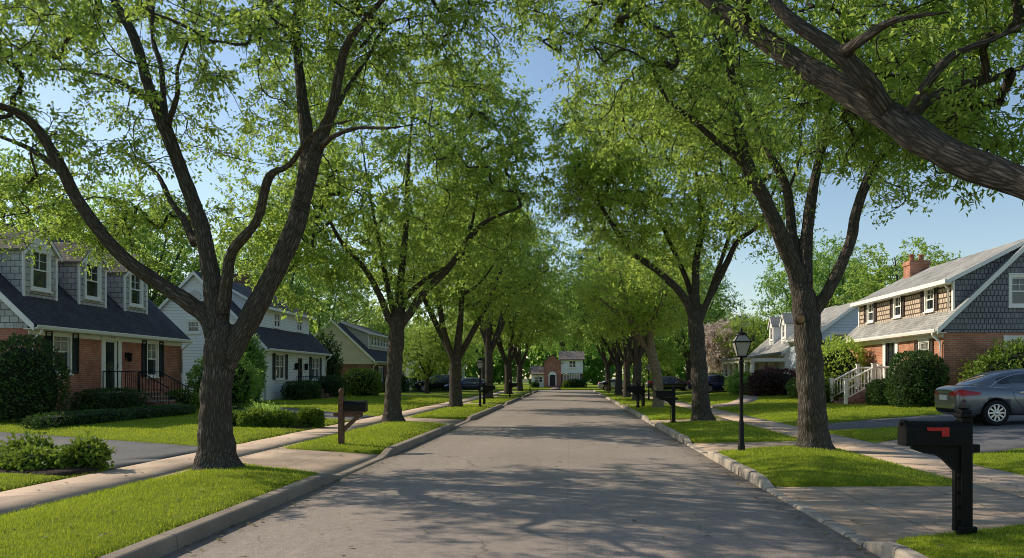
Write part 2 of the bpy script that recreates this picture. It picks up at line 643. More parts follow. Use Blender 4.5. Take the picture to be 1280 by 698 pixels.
# ------------------------------------------------------------------ terrain
XL, XR = -3.75, 2.85
BX = np.array([-200, -18, -7.5, -6.3, -3.93, -3.75, 2.85, 3.03, 5.75, 7.0, 10.5, 14, 200.])
BZ = np.array([.20, .20, .13, .125, .03, 0, 0, .03, .125, .13, .33, .48, .5])


def base(x, y=0.0):
    z = np.interp(x, BX, BZ)
    k = np.clip((np.asarray(y, dtype=float) - 88) / 8, 0, 1)
    return z * (1 - k) + k * np.minimum(z, 0.12)


def in_poly(pts, poly):
    x, y = pts[:, 0], pts[:, 1]
    r = np.zeros(len(pts), bool)
    n = len(poly)
    for i in range(n):
        x0, y0 = poly[i]
        x1, y1 = poly[(i + 1) % n]
        c = ((y0 > y) != (y1 > y))
        with np.errstate(divide='ignore', invalid='ignore'):
            xi = (x1 - x0) * (y - y0) / (y1 - y0) + x0
        r ^= c & (x < xi)
    return r


def edge_dist(pts, poly):
    d = np.full(len(pts), 1e9)
    n = len(poly)
    for i in range(n):
        a = np.array(poly[i], float)
        b = np.array(poly[(i + 1) % n], float)
        ab = b - a
        t = np.clip(((pts - a) @ ab) / max(ab @ ab, 1e-9), 0, 1)
        q = a + t[:, None] * ab
        d = np.minimum(d, np.hypot(*(pts - q).T))
    return d


def densify(poly, step, wob=0.0, rnd=0.0):
    """resample a polygon's border; corners rounded by rnd"""
    P = [Vector(p) for p in poly]
    if rnd:
        Q = []
        n = len(P)
        for i in range(n):
            a, b, c = P[i - 1], P[i], P[(i + 1) % n]
            la, lc = (a - b).length, (c - b).length
            k = min(rnd, la * .45, lc * .45)
            p0, p1 = b + (a - b).normalized() * k, b + (c - b).normalized() * k
            for j in range(5):
                t = j / 4
                Q.append((p0 * (1 - t) ** 2 + b * 2 * t * (1 - t) + p1 * t * t))
        P = Q
    out = []
    n = len(P)
    for i in range(n):
        a, b = P[i], P[(i + 1) % n]
        L = (b - a).length
        if L < 1e-4:
            continue
        mid_y = (a.y + b.y) / 2
        st = step * max(1.0, mid_y / 25)
        k = max(1, int(L / st))
        nrm = Vector((-(b - a).y, (b - a).x)).normalized()
        for j in range(k):
            p = a + (b - a) * (j / k)
            wv = wob * (noise.noise(Vector((p.x * 2.3, p.y * 2.3, 3.1))) + .6 * noise.noise(Vector((p.x * 9, p.y * 9, 1.7))))
            out.append(p + nrm * wv)
    return [(q.x, q.y) for q in out]


def region(name, poly, zf, mat, spacing=0.6, wob=0.0, rnd=0.0, skirt=0.12, mound=0.0, step=0.35, kind='structure'):
    P = densify(poly, step, wob, rnd)
    A = np.array(P)
    x0, y0 = A.min(0)
    x1, y1 = A.max(0)
    ins = []
    y = y0
    while y < y1:
        s = spacing * max(1.0, y / 14)
        xs = np.arange(x0, x1, s) + RNG.uniform(-.2, .2) * s
        ins.append(np.stack([xs, np.full_like(xs, y) + RNG.uniform(-.25, .25, len(xs)) * s], 1))
        y += s
    ins = np.concatenate(ins)
    ins = ins[in_poly(ins, P)]
    if len(ins):
        ins = ins[edge_dist(ins, P) > 0.06]
    allp = [Vector(p) for p in P] + [Vector(p) for p in ins]
    n = len(P)
    vs, _, fs, *_r = delaunay_2d_cdt(allp, [(i, (i + 1) % n) for i in range(n)], [list(range(n))], 1, 1e-5)
    V = np.array([(v.x, v.y) for v in vs])
    d = edge_dist(V, P)
    z = zf(V[:, 0], V[:, 1])
    if mound:
        k = np.clip(d / 1.3, 0, 1)
        z = z + mound * (k * k * (3 - 2 * k))
        z = z - 0.03 * np.clip(1 - d / 0.1, 0, 1)
    verts = [(a, b, c) for (a, b), c in zip(V, z)]
    faces = [list(f) for f in fs]
    # skirt along border edges
    cnt = {}
    for f in faces:
        for i in range(len(f)):
            e = (f[i], f[(i + 1) % len(f)])
            cnt[tuple(sorted(e))] = cnt.get(tuple(sorted(e)), 0) + 1
    low = {}
    if skirt:
        for f in list(faces):
            for i in range(len(f)):
                a, b = f[i], f[(i + 1) % len(f)]
                if cnt[tuple(sorted((a, b)))] == 1:
                    for q in (a, b):
                        if q not in low:
                            low[q] = len(verts)
                            verts.append((verts[q][0], verts[q][1], verts[q][2] - skirt))
                    faces.append([b, a, low[a], low[b]])
    me = bpy.data.meshes.new(name)
    me.from_pydata(verts, [], faces)
    me.materials.append(mat)
    for p in me.polygons:
        p.use_smooth = True
    o = link(name, me)
    tag(o, kind=kind)
    return o, P


# ground sheet to the horizon
gm = MB()
gm.quad((-700, -200, -.1), (700, -200, -.1), (700, 1200, -.1), (-700, 1200, -.1))
tag(gm.build('ground', M['ground']), kind='structure')

# road with a slight crown
rv, rf = [], []
xs = np.linspace(XL, XR, 13)
ys = np.concatenate([np.arange(-6, 40, 1.0), np.arange(40, 97.5, 2.5)])
for yy in ys:
    for xx in xs:
        rv.append((xx, yy, 0.045 * (1 - ((xx + .45) / 3.3) ** 2) * (1 - np.clip((yy - 88) / 8, 0, 1))))
nx = len(xs)
rf = [[j * nx + i, j * nx + i + 1, (j + 1) * nx + i + 1, (j + 1) * nx + i] for j in range(len(ys) - 1) for i in range(nx - 1)]
me = bpy.data.meshes.new('road')
me.from_pydata(rv, [], rf)
me.materials.append(M['road'])
tag(link('road', me), kind='structure')
region('cross_street', [(-70, 96.9), (70, 96.9), (70, 104), (-70, 104)], lambda x, y: x * 0 + .0, M['road'], 3, skirt=.05)

LA = [(13.0, 16.6), (26.4, 30.5), (45.2, 48.3), (62.2, 65.3), (79.5, 83.4)]     # left aprons at the kerb
RA = [(7.75, 11.7), (16.8, 19.6), (27.0, 30.0), (44, 47.2), (63.3, 67.2), (76, 79.2)]

ptop = lambda x, y: 0.15 + 0 * x
ltop = lambda x, y: base(x, y) + 0.045
LAWNS = []


def lawn(poly, zf, mound, rnd=0.35, sp=0.55):
    o, P = region('lawn', poly, zf, M['lawn'], sp, 0.035, rnd, 0.2, mound, 0.22)
    LAWNS.append((o, P))
    return o


# parkway strips between kerb and sidewalk
lk, rk = -3.935, 2.995
yb = [-4.0] + [q for a in LA for q in a] + [95.8]
for i in range(0, len(yb), 2):
    a, b = yb[i], yb[i + 1]
    na = a + (0.6 if i == 2 else -.2)
    nb = b + (1.5 if i == 0 else 1.9 if i == 2 else .5)
    lawn([(lk, a + .1), (lk, b - .2), (-6.3, nb), (-6.3, na)], ptop, 0.05)
yb = [-4.0] + [q for a in RA for q in a] + [95.8]
for i in range(0, len(yb), 2):
    a, b = yb[i], yb[i + 1]
    na = a - .5
    nb = b + (1.0 if i == 0 else 1.3)
    lawn([(rk, a + .1), (rk, b - .2), (5.75, nb), (5.75, na)], ptop, 0.10 if i == 2 else 0.06)
# lawns and gardens beyond the sidewalks
D1 = [(-7.5, 13.2), (-7.5, 17.2), (-15, 21.3), (-24, 24.5), (-60, 24.5), (-60, 20.8), (-24, 20.8), (-15, 17.8)]
D2 = [(-7.5, 27.7), (-11, 31.3), (-17, 38), (-26, 42), (-26, 46), (-17, 42.5), (-11, 35.5), (-7.5, 31.2)]
RD1 = [(7, 15), (11, 16.4), (16, 17.4), (40, 17.4), (40, 26.6), (12, 26.6), (7, 24.8), (7, 22.4), (10, 22.1), (10.3, 20.9), (7, 18.4)]
lawn([(-7.5, -4), (-7.5, 13.2), (-15, 17.8), (-24, 20.8), (-60, 20.8), (-60, -4)], ltop, .03)
lawn([(-7.5, 17.2), (-15, 21.3), (-24, 24.5), (-60, 24.5), (-60, 42), (-26, 42), (-17, 38), (-11, 31.3), (-7.5, 27.7)], ltop, .03)
lawn([(-7.5, 31.2), (-11, 35.5), (-17, 42.5), (-26, 46), (-60, 46), (-60, 62.2), (-7.5, 62.2)], ltop, .03)
lawn([(-7.5, 65.3), (-60, 65.3), (-60, 79.4), (-7.5, 79.4)], ltop, .03)
lawn([(-7.5, 83.4), (-60, 83.4), (-60, 96.5), (-7.5, 96.5)], ltop, .03)
lawn([(7, -4), (7, 15), (11, 16.4), (16, 17.4), (60, 17.4), (60, -4)], ltop, .03)
lawn([(7, 18.4), (10.3, 20.9), (10, 22.1), (7, 22.4)], ltop, .02)
lawn([(7, 24.8), (12, 26.6), (60, 26.6), (60, 64), (7, 64)], ltop, .03)
lawn([(7, 67.2), (60, 67.2), (60, 76), (7, 76)], ltop, .03)
lawn([(7, 79.2), (60, 79.2), (60, 96.5), (7, 96.5)], ltop, .03)
lawn([(-70, 104.4), (70, 104.4), (70, 230), (-70, 230)], lambda x, y: 0.12 + 0 * x, .03, sp=1.2)

btop = lambda x, y: base(x, y) + 0.012
dtop = lambda x, y: base(x, y) + 0.006
for x0, x1 in ((-7.5, -6.3), (5.75, 7.0)):
    region('sidewalk', [(x0, -4), (x1, -4), (x1, 96.6), (x0, 96.6)], btop, M['walk'], 0.6, skirt=.06, step=.5)
for i, (a, b) in enumerate(LA):
    region('driveway_apron', [(-3.93, a - 1), (-6.3, a - 1), (-6.3, b + 2.2), (-3.93, b + 2.2)], dtop, M['apron'], 0.6, skirt=.05)
for i, (a, b) in enumerate(RA):
    region('driveway_apron', [(2.99, a - 1.2), (5.75, a - 1.2), (5.75, b + 1.6), (2.99, b + 1.6)], dtop, M['apron'], 0.6, skirt=.05)
DR = [D1, D2, [(-7.5, 62.1), (-26, 62.1), (-26, 65.4), (-7.5, 65.4)], [(-7.5, 79.3), (-26, 79.3), (-26, 83.5), (-7.5, 83.5)],
      RD1, [(7, 63.9), (26, 63.9), (26, 67.3), (7, 67.3)], [(7, 75.9), (26, 75.9), (26, 79.3), (7, 79.3)]]
for d in DR:
    region('driveway', d, lambda x, y: base(x, y) + .008, M['drive'], 0.8, skirt=.05)
# garden path curving from the right sidewalk
WALK1 = [(7, 39), (8.2, 39.6), (9.4, 41.5), (10.6, 45), (12, 51), (14.6, 57), (14.6, 58.4), (13.2, 58), (11.0, 51.6), (9.6, 46), (8.5, 42.6), (7.4, 41), (7, 40.7)]
region('garden_path', WALK1, lambda x, y: base(x, y) + .10, M['walk'], 0.6, skirt=.1)
WALK2 = [(-2.6, 104.2), (-1.2, 104.2), (-1.4, 116.4), (-2.4, 116.4)]
region('garden_path', WALK2, lambda x, y: .175 + 0 * x, M['step_brick'], 0.8, skirt=.1)


def kerb(name, xa, xb, spans, joints, mat, jit):
    """spans of full-height kerb, dropped between; separate lengths with joints"""
    mb = MB()
    y = -4.0
    road_side = xb if abs(xb) < abs(xa) else xa
    back = xa if road_side == xb else xb
    sgn = 1 if road_side > back else -1

    def hgt(yy):
        h = 0.028
        for a, b in spans:
            k = min((yy - a) / .9, (b - yy) / .9, 1.0)
            if k > 0:
                k = k * k * (3 - 2 * k)
                h = max(h, 0.028 + 0.122 * k)
        return h
    while y < 96:
        L = joints * (1 + random.uniform(-jit, jit))
        e = min(y + L - (.03 if joints < 1 else .014), 96)
        off = random.uniform(-jit, jit) * 0.02
        dz = random.uniform(-jit, jit) * 0.03
        n = max(2, int((e - y) / .3) + 1)
        rows = []
        for i in range(n):
            yy = y + (e - y) * i / (n - 1)
            h = hgt(yy) + dz
            r_ = min(.025, h * .4)
            f = road_side + off
            lean = 0.02 * sgn
            rows.append([(back, yy, -.05), (back, yy, h), (f - sgn * (.02 + r_), yy, h), (f - sgn * .006 - sgn * .02, yy, h - r_ * .35), (f - sgn * .012, yy, h - r_), (f + lean * .3, yy, -.05)])
        flat = [q for r_ in rows for q in r_]
        m = 6
        fs = []
        for i in range(n - 1):
            for k in range(m):
                fs.append([i * m + k, i * m + (k + 1) % m, (i + 1) * m + (k + 1) % m, (i + 1) * m + k])
        fs += [list(range(m)), [(n - 1) * m + k for k in range(m)]]
        mb.add(flat, fs)
        y += L
    tag(mb.build(name, mat), kind='structure')


lsp = [(-9, LA[0][0] + .3)] + [(LA[i][1] - .3, LA[i + 1][0] + .3) for i in range(len(LA) - 1)] + [(LA[-1][1] - .3, 97)]
rsp = [(-9, RA[0][0] + .3)] + [(RA[i][1] - .3, RA[i + 1][0] + .3) for i in range(len(RA) - 1)] + [(RA[-1][1] - .3, 97)]
kerb('kerb', -3.93, -3.75, lsp, 3.0, M['kerb'], .05)
kerb('kerb', 2.85, 2.99, rsp, 0.6, M['kerbstone'], .3)

# ------------------------------------------------------------------ grass blades on the nearer lawns
MULCH = [[(-9.9, 12.0), (-7.55, 12.0), (-7.55, 13.1), (-10.5, 14.9), (-13.0, 16.3), (-13.6, 15.2), (-11, 13.2)],
         [(-10.9, 23.0), (-7.65, 23.0), (-7.65, 25.2), (-10.9, 25.2)]]
region('planting_bed', MULCH[0], lambda x, y: base(x, y) + .088, M['mulch'], .4, .08, .4, .08, .03)
region('planting_bed', MULCH[1], lambda x, y: base(x, y) + .088, M['mulch'], .4, .08, .4, .08, .03)


def grass():
    Ps, Ds = [], []
    for o, P in LAWNS:
        me = o.data
        me.calc_loop_triangles()
        nt_ = len(me.loop_triangles)
        tri = np.empty(nt_ * 3, np.int32)
        me.loop_triangles.foreach_get('vertices', tri)
        tri = tri.reshape(-1, 3)
        co_ = np.empty(len(me.vertices) * 3, np.float32)
        me.vertices.foreach_get('co', co_)
        co_ = co_.reshape(-1, 3)
        a, b, c = co_[tri[:, 0]], co_[tri[:, 1]], co_[tri[:, 2]]
        cr = np.cross(b - a, c - a)
        ar = np.linalg.norm(cr, axis=1) / 2
        ok = np.abs(cr[:, 2]) > .3 * np.linalg.norm(cr, axis=1)
        ctr = (a + b + c) / 3
        Y = ctr[:, 1]
        ok &= (Y > 5.2) & (Y < 62) & (ctr[:, 0] > -.86 * Y - 3) & (ctr[:, 0] < .72 * Y + 3)
        Yc = np.maximum(Y, 7)
        dens = 1900 * (9 / Yc) ** 1.9
        k = RNG.poisson(np.where(ok, ar * dens, 0))
        idx = np.repeat(np.arange(nt_), k)
        u, v = RNG.random(len(idx)), RNG.random(len(idx))
        fl = u + v > 1
        u[fl], v[fl] = 1 - u[fl], 1 - v[fl]
        p = a[idx] + (b[idx] - a[idx]) * u[:, None] + (c[idx] - a[idx]) * v[:, None]
        bad = np.zeros(len(p), bool)
        for q in MULCH + [WALK1]:
            bad |= in_poly(p[:, :2], q)
        Ps.append(p[~bad])
    p = np.concatenate(Ps)
    n = len(p)
    Y = np.maximum(p[:, 1], 7)
    sc_ = (Y / 9) ** .75
    h = RNG.uniform(.016, .036, n) * (.8 + .35 * sc_)
    h = np.minimum(h, .11)
    wd = RNG.uniform(.006, .011, n) * (Y / 9) ** .95
    ang = RNG.uniform(0, 2 * np.pi, n)
    la = RNG.uniform(0, 2 * np.pi, n)
    lean = RNG.uniform(.1, .8, n) * h
    side = np.stack([np.cos(ang), np.sin(ang), np.zeros(n)], 1) * wd[:, None] / 2
    tip = p + np.stack([np.cos(la) * lean, np.sin(la) * lean, h], 1)
    V = np.empty((n, 3, 3), np.float32)
    V[:, 0] = p - side
    V[:, 1] = p + side
    V[:, 2] = tip
    V[:, :2, 2] -= .01
    # tone in broad patches
    pat = np.array([noise.noise(Vector((q[0] * .5, q[1] * .5, 0))) + .5 * noise.noise(Vector((q[0] * 2.2, q[1] * 2.2, 5))) for q in p[::8]])
    pat = np.repeat(pat, 8)[:n]
    tint = np.clip(.48 + .28 * pat + RNG.normal(0, .17, n), 0, 1)
    tint[RNG.random(n) < .03] = 1.0
    me = np_mesh('lawn_grass', V.reshape(-1, 3), np.arange(n * 3, dtype=np.int32).reshape(-1, 3), M['grass'], {'tint': np.repeat(tint, 3)})
    o = link('lawn_grass', me)
    tag(o, 'short mown green grass growing on the lawns and kerb strips', 'grass', kind='stuff')
    print('grass blades', n)


grass()
# ------------------------------------------------------------------ trees


def catmull(pts, rad, step):
    P = [np.array(p, float) for p in pts]
    P = [2 * P[0] - P[1]] + P + [2 * P[-1] - P[-2]]
    out, ro = [], []
    for i in range(1, len(P) - 2):
        L = np.linalg.norm(P[i + 1] - P[i])
        k = max(1, int(L / step))
        for j in range(k):
            t = j / k
            a, b, c, d = P[i - 1], P[i], P[i + 1], P[i + 2]
            out.append(.5 * ((2 * b) + (-a + c) * t + (2 * a - 5 * b + 4 * c - d) * t * t + (-a + 3 * b - 3 * c + d) * t ** 3))
            ro.append(rad[i - 1] * (1 - t) + rad[i] * t)
    out.append(P[-2])
    ro.append(rad[-1])
    return np.array(out), np.array(ro)


def frames(P):
    T = np.gradient(P, axis=0)
    T /= np.linalg.norm(T, axis=1)[:, None] + 1e-9
    N = np.empty_like(T)
    s = np.cross(T[0], (0.3, 1, .1))
    N[0] = s / np.linalg.norm(s)
    for i in range(1, len(P)):
        v = N[i - 1] - T[i] * (N[i - 1] @ T[i])
        N[i] = v / (np.linalg.norm(v) + 1e-9)
    return T, N, np.cross(T, N)


def tubes(curves, sides, cap=True):
    """many tubes in one vertex/face array with bark coordinates"""
    V, Fc, B = [], [], []
    off = 0
    for (P, r), n in zip(curves, sides):
        T, N, Bn = frames(P)
        a = np.arange(n) * 2 * np.pi / n
        ring = np.cos(a)[None, :, None] * N[:, None] + np.sin(a)[None, :, None] * Bn[:, None]
        v = P[:, None] + ring * r[:, None, None]
        s = np.concatenate([[0], np.cumsum(np.linalg.norm(np.diff(P, axis=0), axis=1))]) + off * .01
        b = np.empty((len(P), n, 3))
        b[..., 0] = np.cos(a) * r[:, None]
        b[..., 1] = np.sin(a) * r[:, None]
        b[..., 2] = s[:, None] * .16
        m = len(P)
        i = np.arange(m - 1)[:, None] * n
        k = np.arange(n)[None]
        f = np.stack([i + k, i + (k + 1) % n, i + n + (k + 1) % n, i + n + k], -1).reshape(-1, 4) + off
        V.append(v.reshape(-1, 3))
        B.append(b.reshape(-1, 3))
        Fc.append(f)
        off += m * n
    return np.concatenate(V), np.concatenate(Fc).astype(np.int32), np.concatenate(B)


def fbm(p, s):
    return noise.noise(Vector(p) * s) + .5 * noise.noise(Vector(p) * s * 2.1)


def solid_trunk(name, curves, mat, voxel, org):
    """trunk and limbs melted into one surface, furrowed bark pushed into the mesh"""
    V, Fc, B = tubes(curves, [18] * len(curves))
    caps = []
    off = 0
    for P, r in curves:
        n = 18
        caps.append(list(range(off, off + n))[::-1])
        caps.append([off + (len(P) - 1) * n + k for k in range(n)])
        off += len(P) * n
    me = bpy.data.meshes.new('raw')
    me.from_pydata((V - org).tolist(), [], Fc.tolist() + caps)
    o = link('raw', me)
    rm = o.modifiers.new('r', 'REMESH')
    rm.mode = 'VOXEL'
    rm.voxel_size = voxel
    sm = o.modifiers.new('s', 'SMOOTH')
    sm.factor = .5
    sm.iterations = 7
    dg = bpy.context.evaluated_depsgraph_get()
    dg.update()
    ev = o.evaluated_get(dg)
    m2 = bpy.data.meshes.new_from_object(ev)
    bpy.data.objects.remove(o)
    bpy.data.meshes.remove(me)
    nv = len(m2.vertices)
    co_ = np.empty(nv * 3, np.float32)
    m2.vertices.foreach_get('co', co_)
    co_ = co_.reshape(-1, 3)
    nr = np.empty(nv * 3, np.float32)
    m2.vertices.foreach_get('normal', nr)
    nr = nr.reshape(-1, 3)
    SP, SN, SB, SS, SR = [], [], [], [], []
    for ci, (P, r) in enumerate(curves):
        T, N, Bn = frames(P)
        SP.append(P - np.array(org))
        SN.append(N)
        SB.append(Bn)
        SS.append(np.concatenate([[0], np.cumsum(np.linalg.norm(np.diff(P, axis=0), axis=1))]) + ci * 3.7)
        SR.append(r)
    SP, SN, SB, SS, SR = map(np.concatenate, (SP, SN, SB, SS, SR))
    bark = np.empty((nv, 3))
    rr = np.empty(nv)
    for i in range(0, nv, 4000):
        c = co_[i:i + 4000]
        d = np.linalg.norm(c[:, None] - SP[None], axis=2) - SR[None] * .8
        k = d.argmin(1)
        dv = c - SP[k]
        T = np.cross(SN[k], SB[k])
        bark[i:i + 4000, 0] = (dv * SN[k]).sum(1)
        bark[i:i + 4000, 1] = (dv * SB[k]).sum(1)
        bark[i:i + 4000, 2] = (SS[k] + (dv * T).sum(1)) * .16
        rr[i:i + 4000] = SR[k]
    disp = np.empty(nv)
    for i in range(nv):
        b = bark[i]
        v = Vector((b[0], b[1], b[2] * .8))
        rd = 1 - abs(noise.noise(v * 16)) * 2
        disp[i] = (.010 * rd + .010 * noise.noise(v * 30)) * min(1, rr[i] / .2) + rr[i] * (.10 * noise.noise(Vector(co_[i]) * 1.7) + .09 * noise.noise(Vector(co_[i]) * 4.3))
    co_ += nr * disp[:, None].astype(np.float32)
    m2.vertices.foreach_set('co', co_.ravel())
    a_ = m2.attributes.new('bark_co', 'FLOAT_VECTOR', 'POINT')
    a_.data.foreach_set('vector', bark.astype(np.float32).ravel())
    m2.materials.clear()
    m2.materials.append(mat)
    m2.polygons.foreach_set('use_smooth', np.ones(len(m2.polygons), bool))
    m2.name = name
    m2.update()
    return m2


def envelope_points(env, n, gap=0.0, seed=0, minr=.35):
    """random points in a union of ellipsoids, denser near their skins, thinned by a noise field"""
    rg = np.random.default_rng(seed)
    wts = np.array([e[2] for e in env], float)
    wts /= wts.sum()
    out = []
    tries = 0
    while len(out) < n and tries < n * 60:
        tries += 1
        c, r, _ = env[rg.choice(len(env), p=wts)]
        d = rg.normal(size=3)
        d /= np.linalg.norm(d)
        k = rg.random() ** .45
        if k < minr:
            continue
        lump = 1 + .22 * noise.noise(Vector(d * 2.2 + seed))
        p = np.array(c) + d * np.array(r) * k * lump
        if noise.noise(Vector(p * .55 + seed * 3.3)) + .5 * noise.noise(Vector(p * 1.3)) < gap - .35:
            continue
        out.append(p)
    return np.array(out)


def grow(limbs, clusters, seed=0):
    """joins every leaf cluster to the nearest wood, one after another, with curved branches"""
    rg = np.random.default_rng(seed + 5)
    NP, ND, NO = [], [], []
    for P, r in limbs:
        T, _, _ = frames(P)
        k0 = int(len(P) * .3)
        NP.append(P[k0:])
        ND.append(T[k0:])
        NO.append(np.full(len(P) - k0, -1))
    NP, ND, NO = np.concatenate(NP), np.concatenate(ND), np.concatenate(NO)
    pen = np.zeros(len(NP))
    n = len(clusters)
    dist = np.linalg.norm(clusters[:, None] - NP[None], axis=2)
    best = dist.argmin(1)
    bd = dist.min(1)
    todo = np.ones(n, bool)
    parent = np.full(n, -1)
    curves = [None] * n
    order = []
    NPl, NDl, NOl = list(NP), list(ND), list(NO)
    for _ in range(n):
        i = np.where(todo, bd, 1e9).argmin()
        todo[i] = False
        order.append(i)
        k = best[i]
        a, d = np.array(NPl[k]), np.array(NDl[k])
        parent[i] = NOl[k]
        b = clusters[i]
        L = np.linalg.norm(b - a) + 1e-6
        m = a + d * L * .38 + rg.normal(0, .05, 3) * L
        t = np.linspace(0, 1, max(4, int(L / .28) + 2))[:, None]
        P = a * (1 - t) ** 2 + 2 * m * t * (1 - t) + b * t * t
        P += np.sin(t * np.pi) * rg.normal(0, .03, 3) * L
        curves[i] = P
        new = P[2:]
        dn = np.gradient(P, axis=0)[2:]
        dn /= np.linalg.norm(dn, axis=1)[:, None] + 1e-9
        base_i = len(NPl)
        NPl += list(new)
        NDl += list(dn)
        NOl += [i] * len(new)
        dd = np.linalg.norm(clusters[:, None] - new[None], axis=2) * 1.12
        mn = dd.min(1)
        am = dd.argmin(1)
        up = mn < bd
        bd = np.where(up, mn, bd)
        best = np.where(up, base_i + am, best)
    cnt = np.ones(n)
    for i in reversed(order):
        if parent[i] >= 0:
            cnt[parent[i]] += cnt[i]
    res = []
    for i in range(n):
        r0 = min(.0055 * (cnt[i] + 1) ** .52, .085)
        r1 = .0055 if cnt[i] < 1.5 else r0 * .55
        res.append((curves[i], np.linspace(r0, r1, len(curves[i]))))
    dirs = np.array([c[-1] - c[-2] for c in curves])
    dirs /= np.linalg.norm(dirs, axis=1)[:, None] + 1e-9
    return res, dirs


def leaf_arrays(clusters, dirs, per, rc, size, seed, twigs=5, flat=.55, aspect=.55):
    """twiglets fan out from every cluster and carry pointed, folded leaves"""
    rg = np.random.default_rng(seed + 17)
    n = len(clusters)
    k = twigs
    td = rg.normal(size=(n, k, 3)) * .75 + dirs[:, None] * .6
    td[..., 2] *= flat
    td /= np.linalg.norm(td, axis=2)[..., None]
    tl = rc * rg.uniform(.55, 1.15, (n, k))
    tb = clusters[:, None] + rg.normal(0, .05, (n, k, 3))
    te = tb + td * tl[..., None]
    te[..., 2] -= .12 * tl
    m = max(1, per // k)
    t = rg.uniform(.15, 1.08, (n, k, m))
    pos = tb[:, :, None] + (te - tb)[:, :, None] * t[..., None] + rg.normal(0, .045, (n, k, m, 3))
    ax = td[:, :, None] * .5 + rg.normal(size=(n, k, m, 3)) * .62
    ax[..., 2] -= .35
    ax /= np.linalg.norm(ax, axis=3)[..., None]
    up = rg.normal(size=(n, k, m, 3)) * .55
    up[..., 2] += 1
    sd = np.cross(ax, up)
    sd /= np.linalg.norm(sd, axis=3)[..., None] + 1e-9
    nm = np.cross(sd, ax)
    s = size * rg.uniform(.65, 1.25, (n, k, m))[..., None]
    V = np.empty((n, k, m, 4, 3), np.float32)
    V[..., 0, :] = pos
    V[..., 1, :] = pos + ax * s * .42 + sd * s * aspect / 2 + nm * s * .10
    V[..., 2, :] = pos + ax * s - nm * s * .08
    V[..., 3, :] = pos + ax * s * .42 - sd * s * aspect / 2 + nm * s * .10
    ct = rg.normal(0, .16, (n, 1, 1))
    tint = np.clip(.42 + ct + rg.normal(0, .16, (n, k, m)), 0, 1)
    tint = np.repeat(tint.reshape(-1), 4)
    V = V.reshape(-1, 3)
    q = len(V) // 4
    i = np.arange(q, dtype=np.int32)[:, None] * 4
    Fc = np.concatenate([i + np.array([[0, 1, 2]]), i + np.array([[0, 2, 3]])]).astype(np.int32)
    tw = []
    for a, b in zip(tb.reshape(-1, 3), te.reshape(-1, 3)):
        tw.append((np.array([a, (a + b) / 2 + (0, 0, .03), b]), np.array([.006, .0045, .003])))
    return V, Fc, tint, tw


def make_tree(label, group, org, curves, env, nclus, per, rc, size, leaf, bark, seed, gap=0., voxel=None, cat='tree', twigs=5, minr=.35, name='street_tree', keep=None, extra=None, aspect=.55):
    org = np.array(org, float)
    root = empty(name, org, label, cat, group)
    limbs = [catmull(p, r, .14 if voxel else .35) for p, r in curves]
    if voxel:
        me = solid_trunk('trunk', limbs, bark, voxel, org)
    else:
        V, Fc, B = tubes(limbs, [12 if i == 0 else 8 for i in range(len(limbs))])
        me = np_mesh('trunk', V - org, Fc, bark, smooth=True, vattrs={'bark_co': B})
    link('trunk', me, root)
    cl = envelope_points(env, nclus, gap, seed, minr)
    if keep is not None:
        cl = cl[[bool(keep(p)) for p in cl]]
    if extra is not None:
        cl = np.concatenate([cl, extra])
    br, dirs = grow(limbs[1:] if len(limbs) > 1 else limbs, cl, seed)
    V, Fc, tint, tw = leaf_arrays(cl, dirs, per, rc, size, seed, twigs, aspect=aspect)
    cv = br + tw
    Vb, Fb, Bb = tubes(cv, [6 if c[1][0] > .03 else 4 for c in br] + [3] * len(tw))
    link('branches', np_mesh('branches', Vb - org, Fb, bark, smooth=True, vattrs={'bark_co': Bb}), root)
    link('crown', np_mesh('crown', V - org, Fc, leaf, {'tint': tint}), root)
    return root


def L(Y, *pts):
    """limb given by photo points and their depth Y, Y+dy, radius"""
    P, r_ = [], []
    for p in pts:
        P.append(at(p[0], p[1], Y + (p[3] if len(p) > 3 else 0)))
        r_.append(p[2] * .78)
    return P, r_


GRP = 'street trees between kerb and sidewalk'
